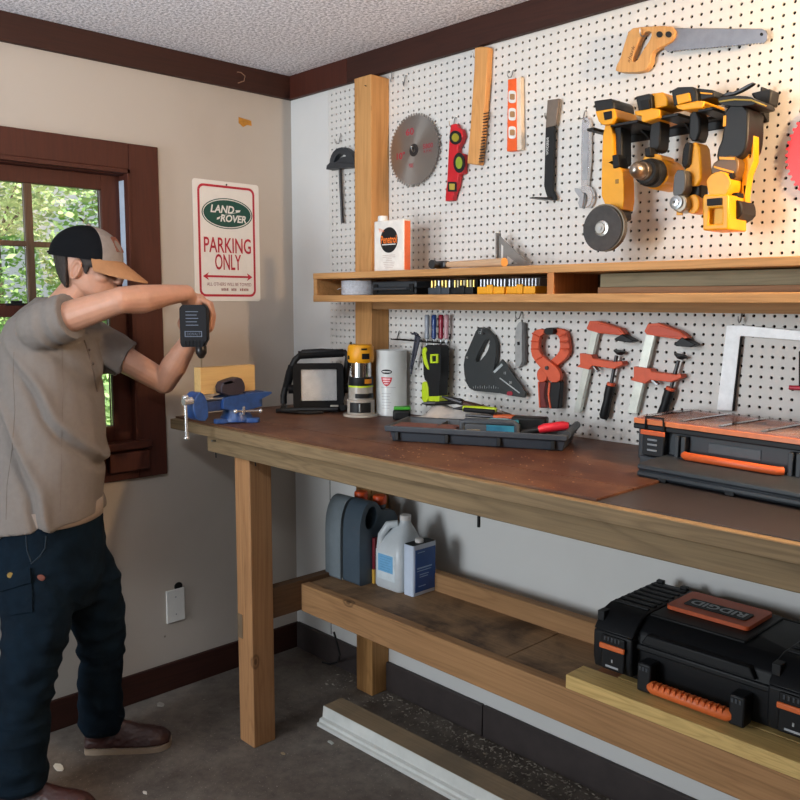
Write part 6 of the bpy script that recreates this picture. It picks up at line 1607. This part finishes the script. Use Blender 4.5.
fr2 = frame(hp_(HL, 0, 0), hsd, ZUP)
wpx = 13.6*2.615/FPX; hpx = 21*2.615/FPX; zoff = bc.z-hz_
bb = MB().prism([(-wpx, -hpx+.012+zoff), (-wpx*.9, -hpx+zoff), (wpx*.75, -hpx+zoff), (wpx*.85, -hpx+.014+zoff), (wpx, -hpx+.02+zoff), (wpx, hpx-.010+zoff), (wpx*.8, hpx+zoff), (-wpx*.8, hpx+zoff), (-wpx, hpx-.010+zoff)], fr2, .0, -.062)
bo2 = build('battery', bb, P('battery navy black', (14, 16, 22), .6, Specular_IOR_Level=.25), dr, .004)
lt = MB()
for k in range(5): lt.prism([(-wpx*.55, zoff+hpx*(.66-.16*k)), (wpx*(.35-.1*(k % 2)), zoff+hpx*(.66-.16*k)), (wpx*(.35-.1*(k % 2)), zoff+hpx*(.70-.16*k)), (-wpx*.55, zoff+hpx*(.70-.16*k))], fr2, .0012, -.001)
lt.prism([[(-wpx*.65, zoff-hpx*.52), (wpx*.6, zoff-hpx*.52), (wpx*.6, zoff-hpx*.24), (-wpx*.65, zoff-hpx*.24)], [(-wpx*.58, zoff-hpx*.48), (wpx*.53, zoff-hpx*.48), (wpx*.53, zoff-hpx*.28), (-wpx*.58, zoff-hpx*.28)]], fr2, .0012, -.001)
lt.text('DEWALT', fr2(0, zoff-hpx*.38, .0008), hsd, ZUP, w=wpx*.95, h=hpx*.12)
build('battery_print', lt, P('slate print', (84, 94, 112), .5), bo2)
rb = MB()
for k in range(6): rb.prism([(-wpx*.7+k*wpx*.25, zoff-hpx*.96), (-wpx*.6+k*wpx*.25, zoff-hpx*.96), (-wpx*.6+k*wpx*.25, zoff-hpx*.70), (-wpx*.7+k*wpx*.25, zoff-hpx*.70)], fr2, .004, -.002)
build('battery_rib', rb, P('battery navy black', (26, 29, 36)), bo2, .001)
# ------------------------------------------------------------------ light
w = bpy.data.worlds.new('sky'); SC.world = w; w.use_nodes = True; nt = w.node_tree
bg = nt.nodes['Background']
tc_ = nt.nodes.new('ShaderNodeTexCoord'); sx = nt.nodes.new('ShaderNodeSeparateXYZ'); nt.links.new(tc_.outputs['Generated'], sx.inputs[0])
r = ramp(nt, sx.outputs['Z'], [(0, (.55, .60, .62, 1)), (.35, (.86, .92, 1, 1))]); nt.links.new(r.outputs['Color'], bg.inputs['Color'])
bg.inputs['Strength'].default_value = .85
def area(name, loc, aim, size, power, col, sizey=None):
    l = bpy.data.lights.new(name, 'AREA'); l.energy = power; l.color = col; l.size = size
    if sizey: l.shape = 'RECTANGLE'; l.size_y = sizey
    o = bpy.data.objects.new(name, l); COL.objects.link(o); o.location = loc
    o.rotation_euler = (Vector(aim)-Vector(loc)).to_track_quat('-Z', 'Y').to_euler(); return o
# warm bulb near the ceiling at the right end of the bench
l = bpy.data.lights.new('ceiling_bulb', 'POINT'); l.energy = 84; l.color = (1, .68, .39); l.shadow_soft_size = .06
o = bpy.data.objects.new('ceiling_bulb', l); COL.objects.link(o); o.location = (2.88, -.30, 2.13)
# daylight through the open doorway behind and to the left of the camera
area('doorway_daylight', (.8, -3.9, 1.35), (.7, -.2, 1.0), 0.8, 60, (.87, .94, 1), 1.0)
# the photographer's flash bounced off the ceiling
area('bounced_flash', (1.5, -1.8, 1.9), (1.1, -1.1, 2.44), .25, 15.5, (.88, .94, 1))
s = bpy.data.lights.new('sun', 'SUN'); s.energy = 11; s.angle = .02; s.color = (1, .95, .86)
o = bpy.data.objects.new('sun', s); COL.objects.link(o); o.rotation_euler = Vector((-.55, -.35, -1)).to_track_quat('-Z', 'Y').to_euler()
vs = SC.view_settings
vs.view_transform = 'Standard'; vs.look = 'None'; vs.exposure = 0; vs.gamma = 1; vs.use_curve_mapping = False
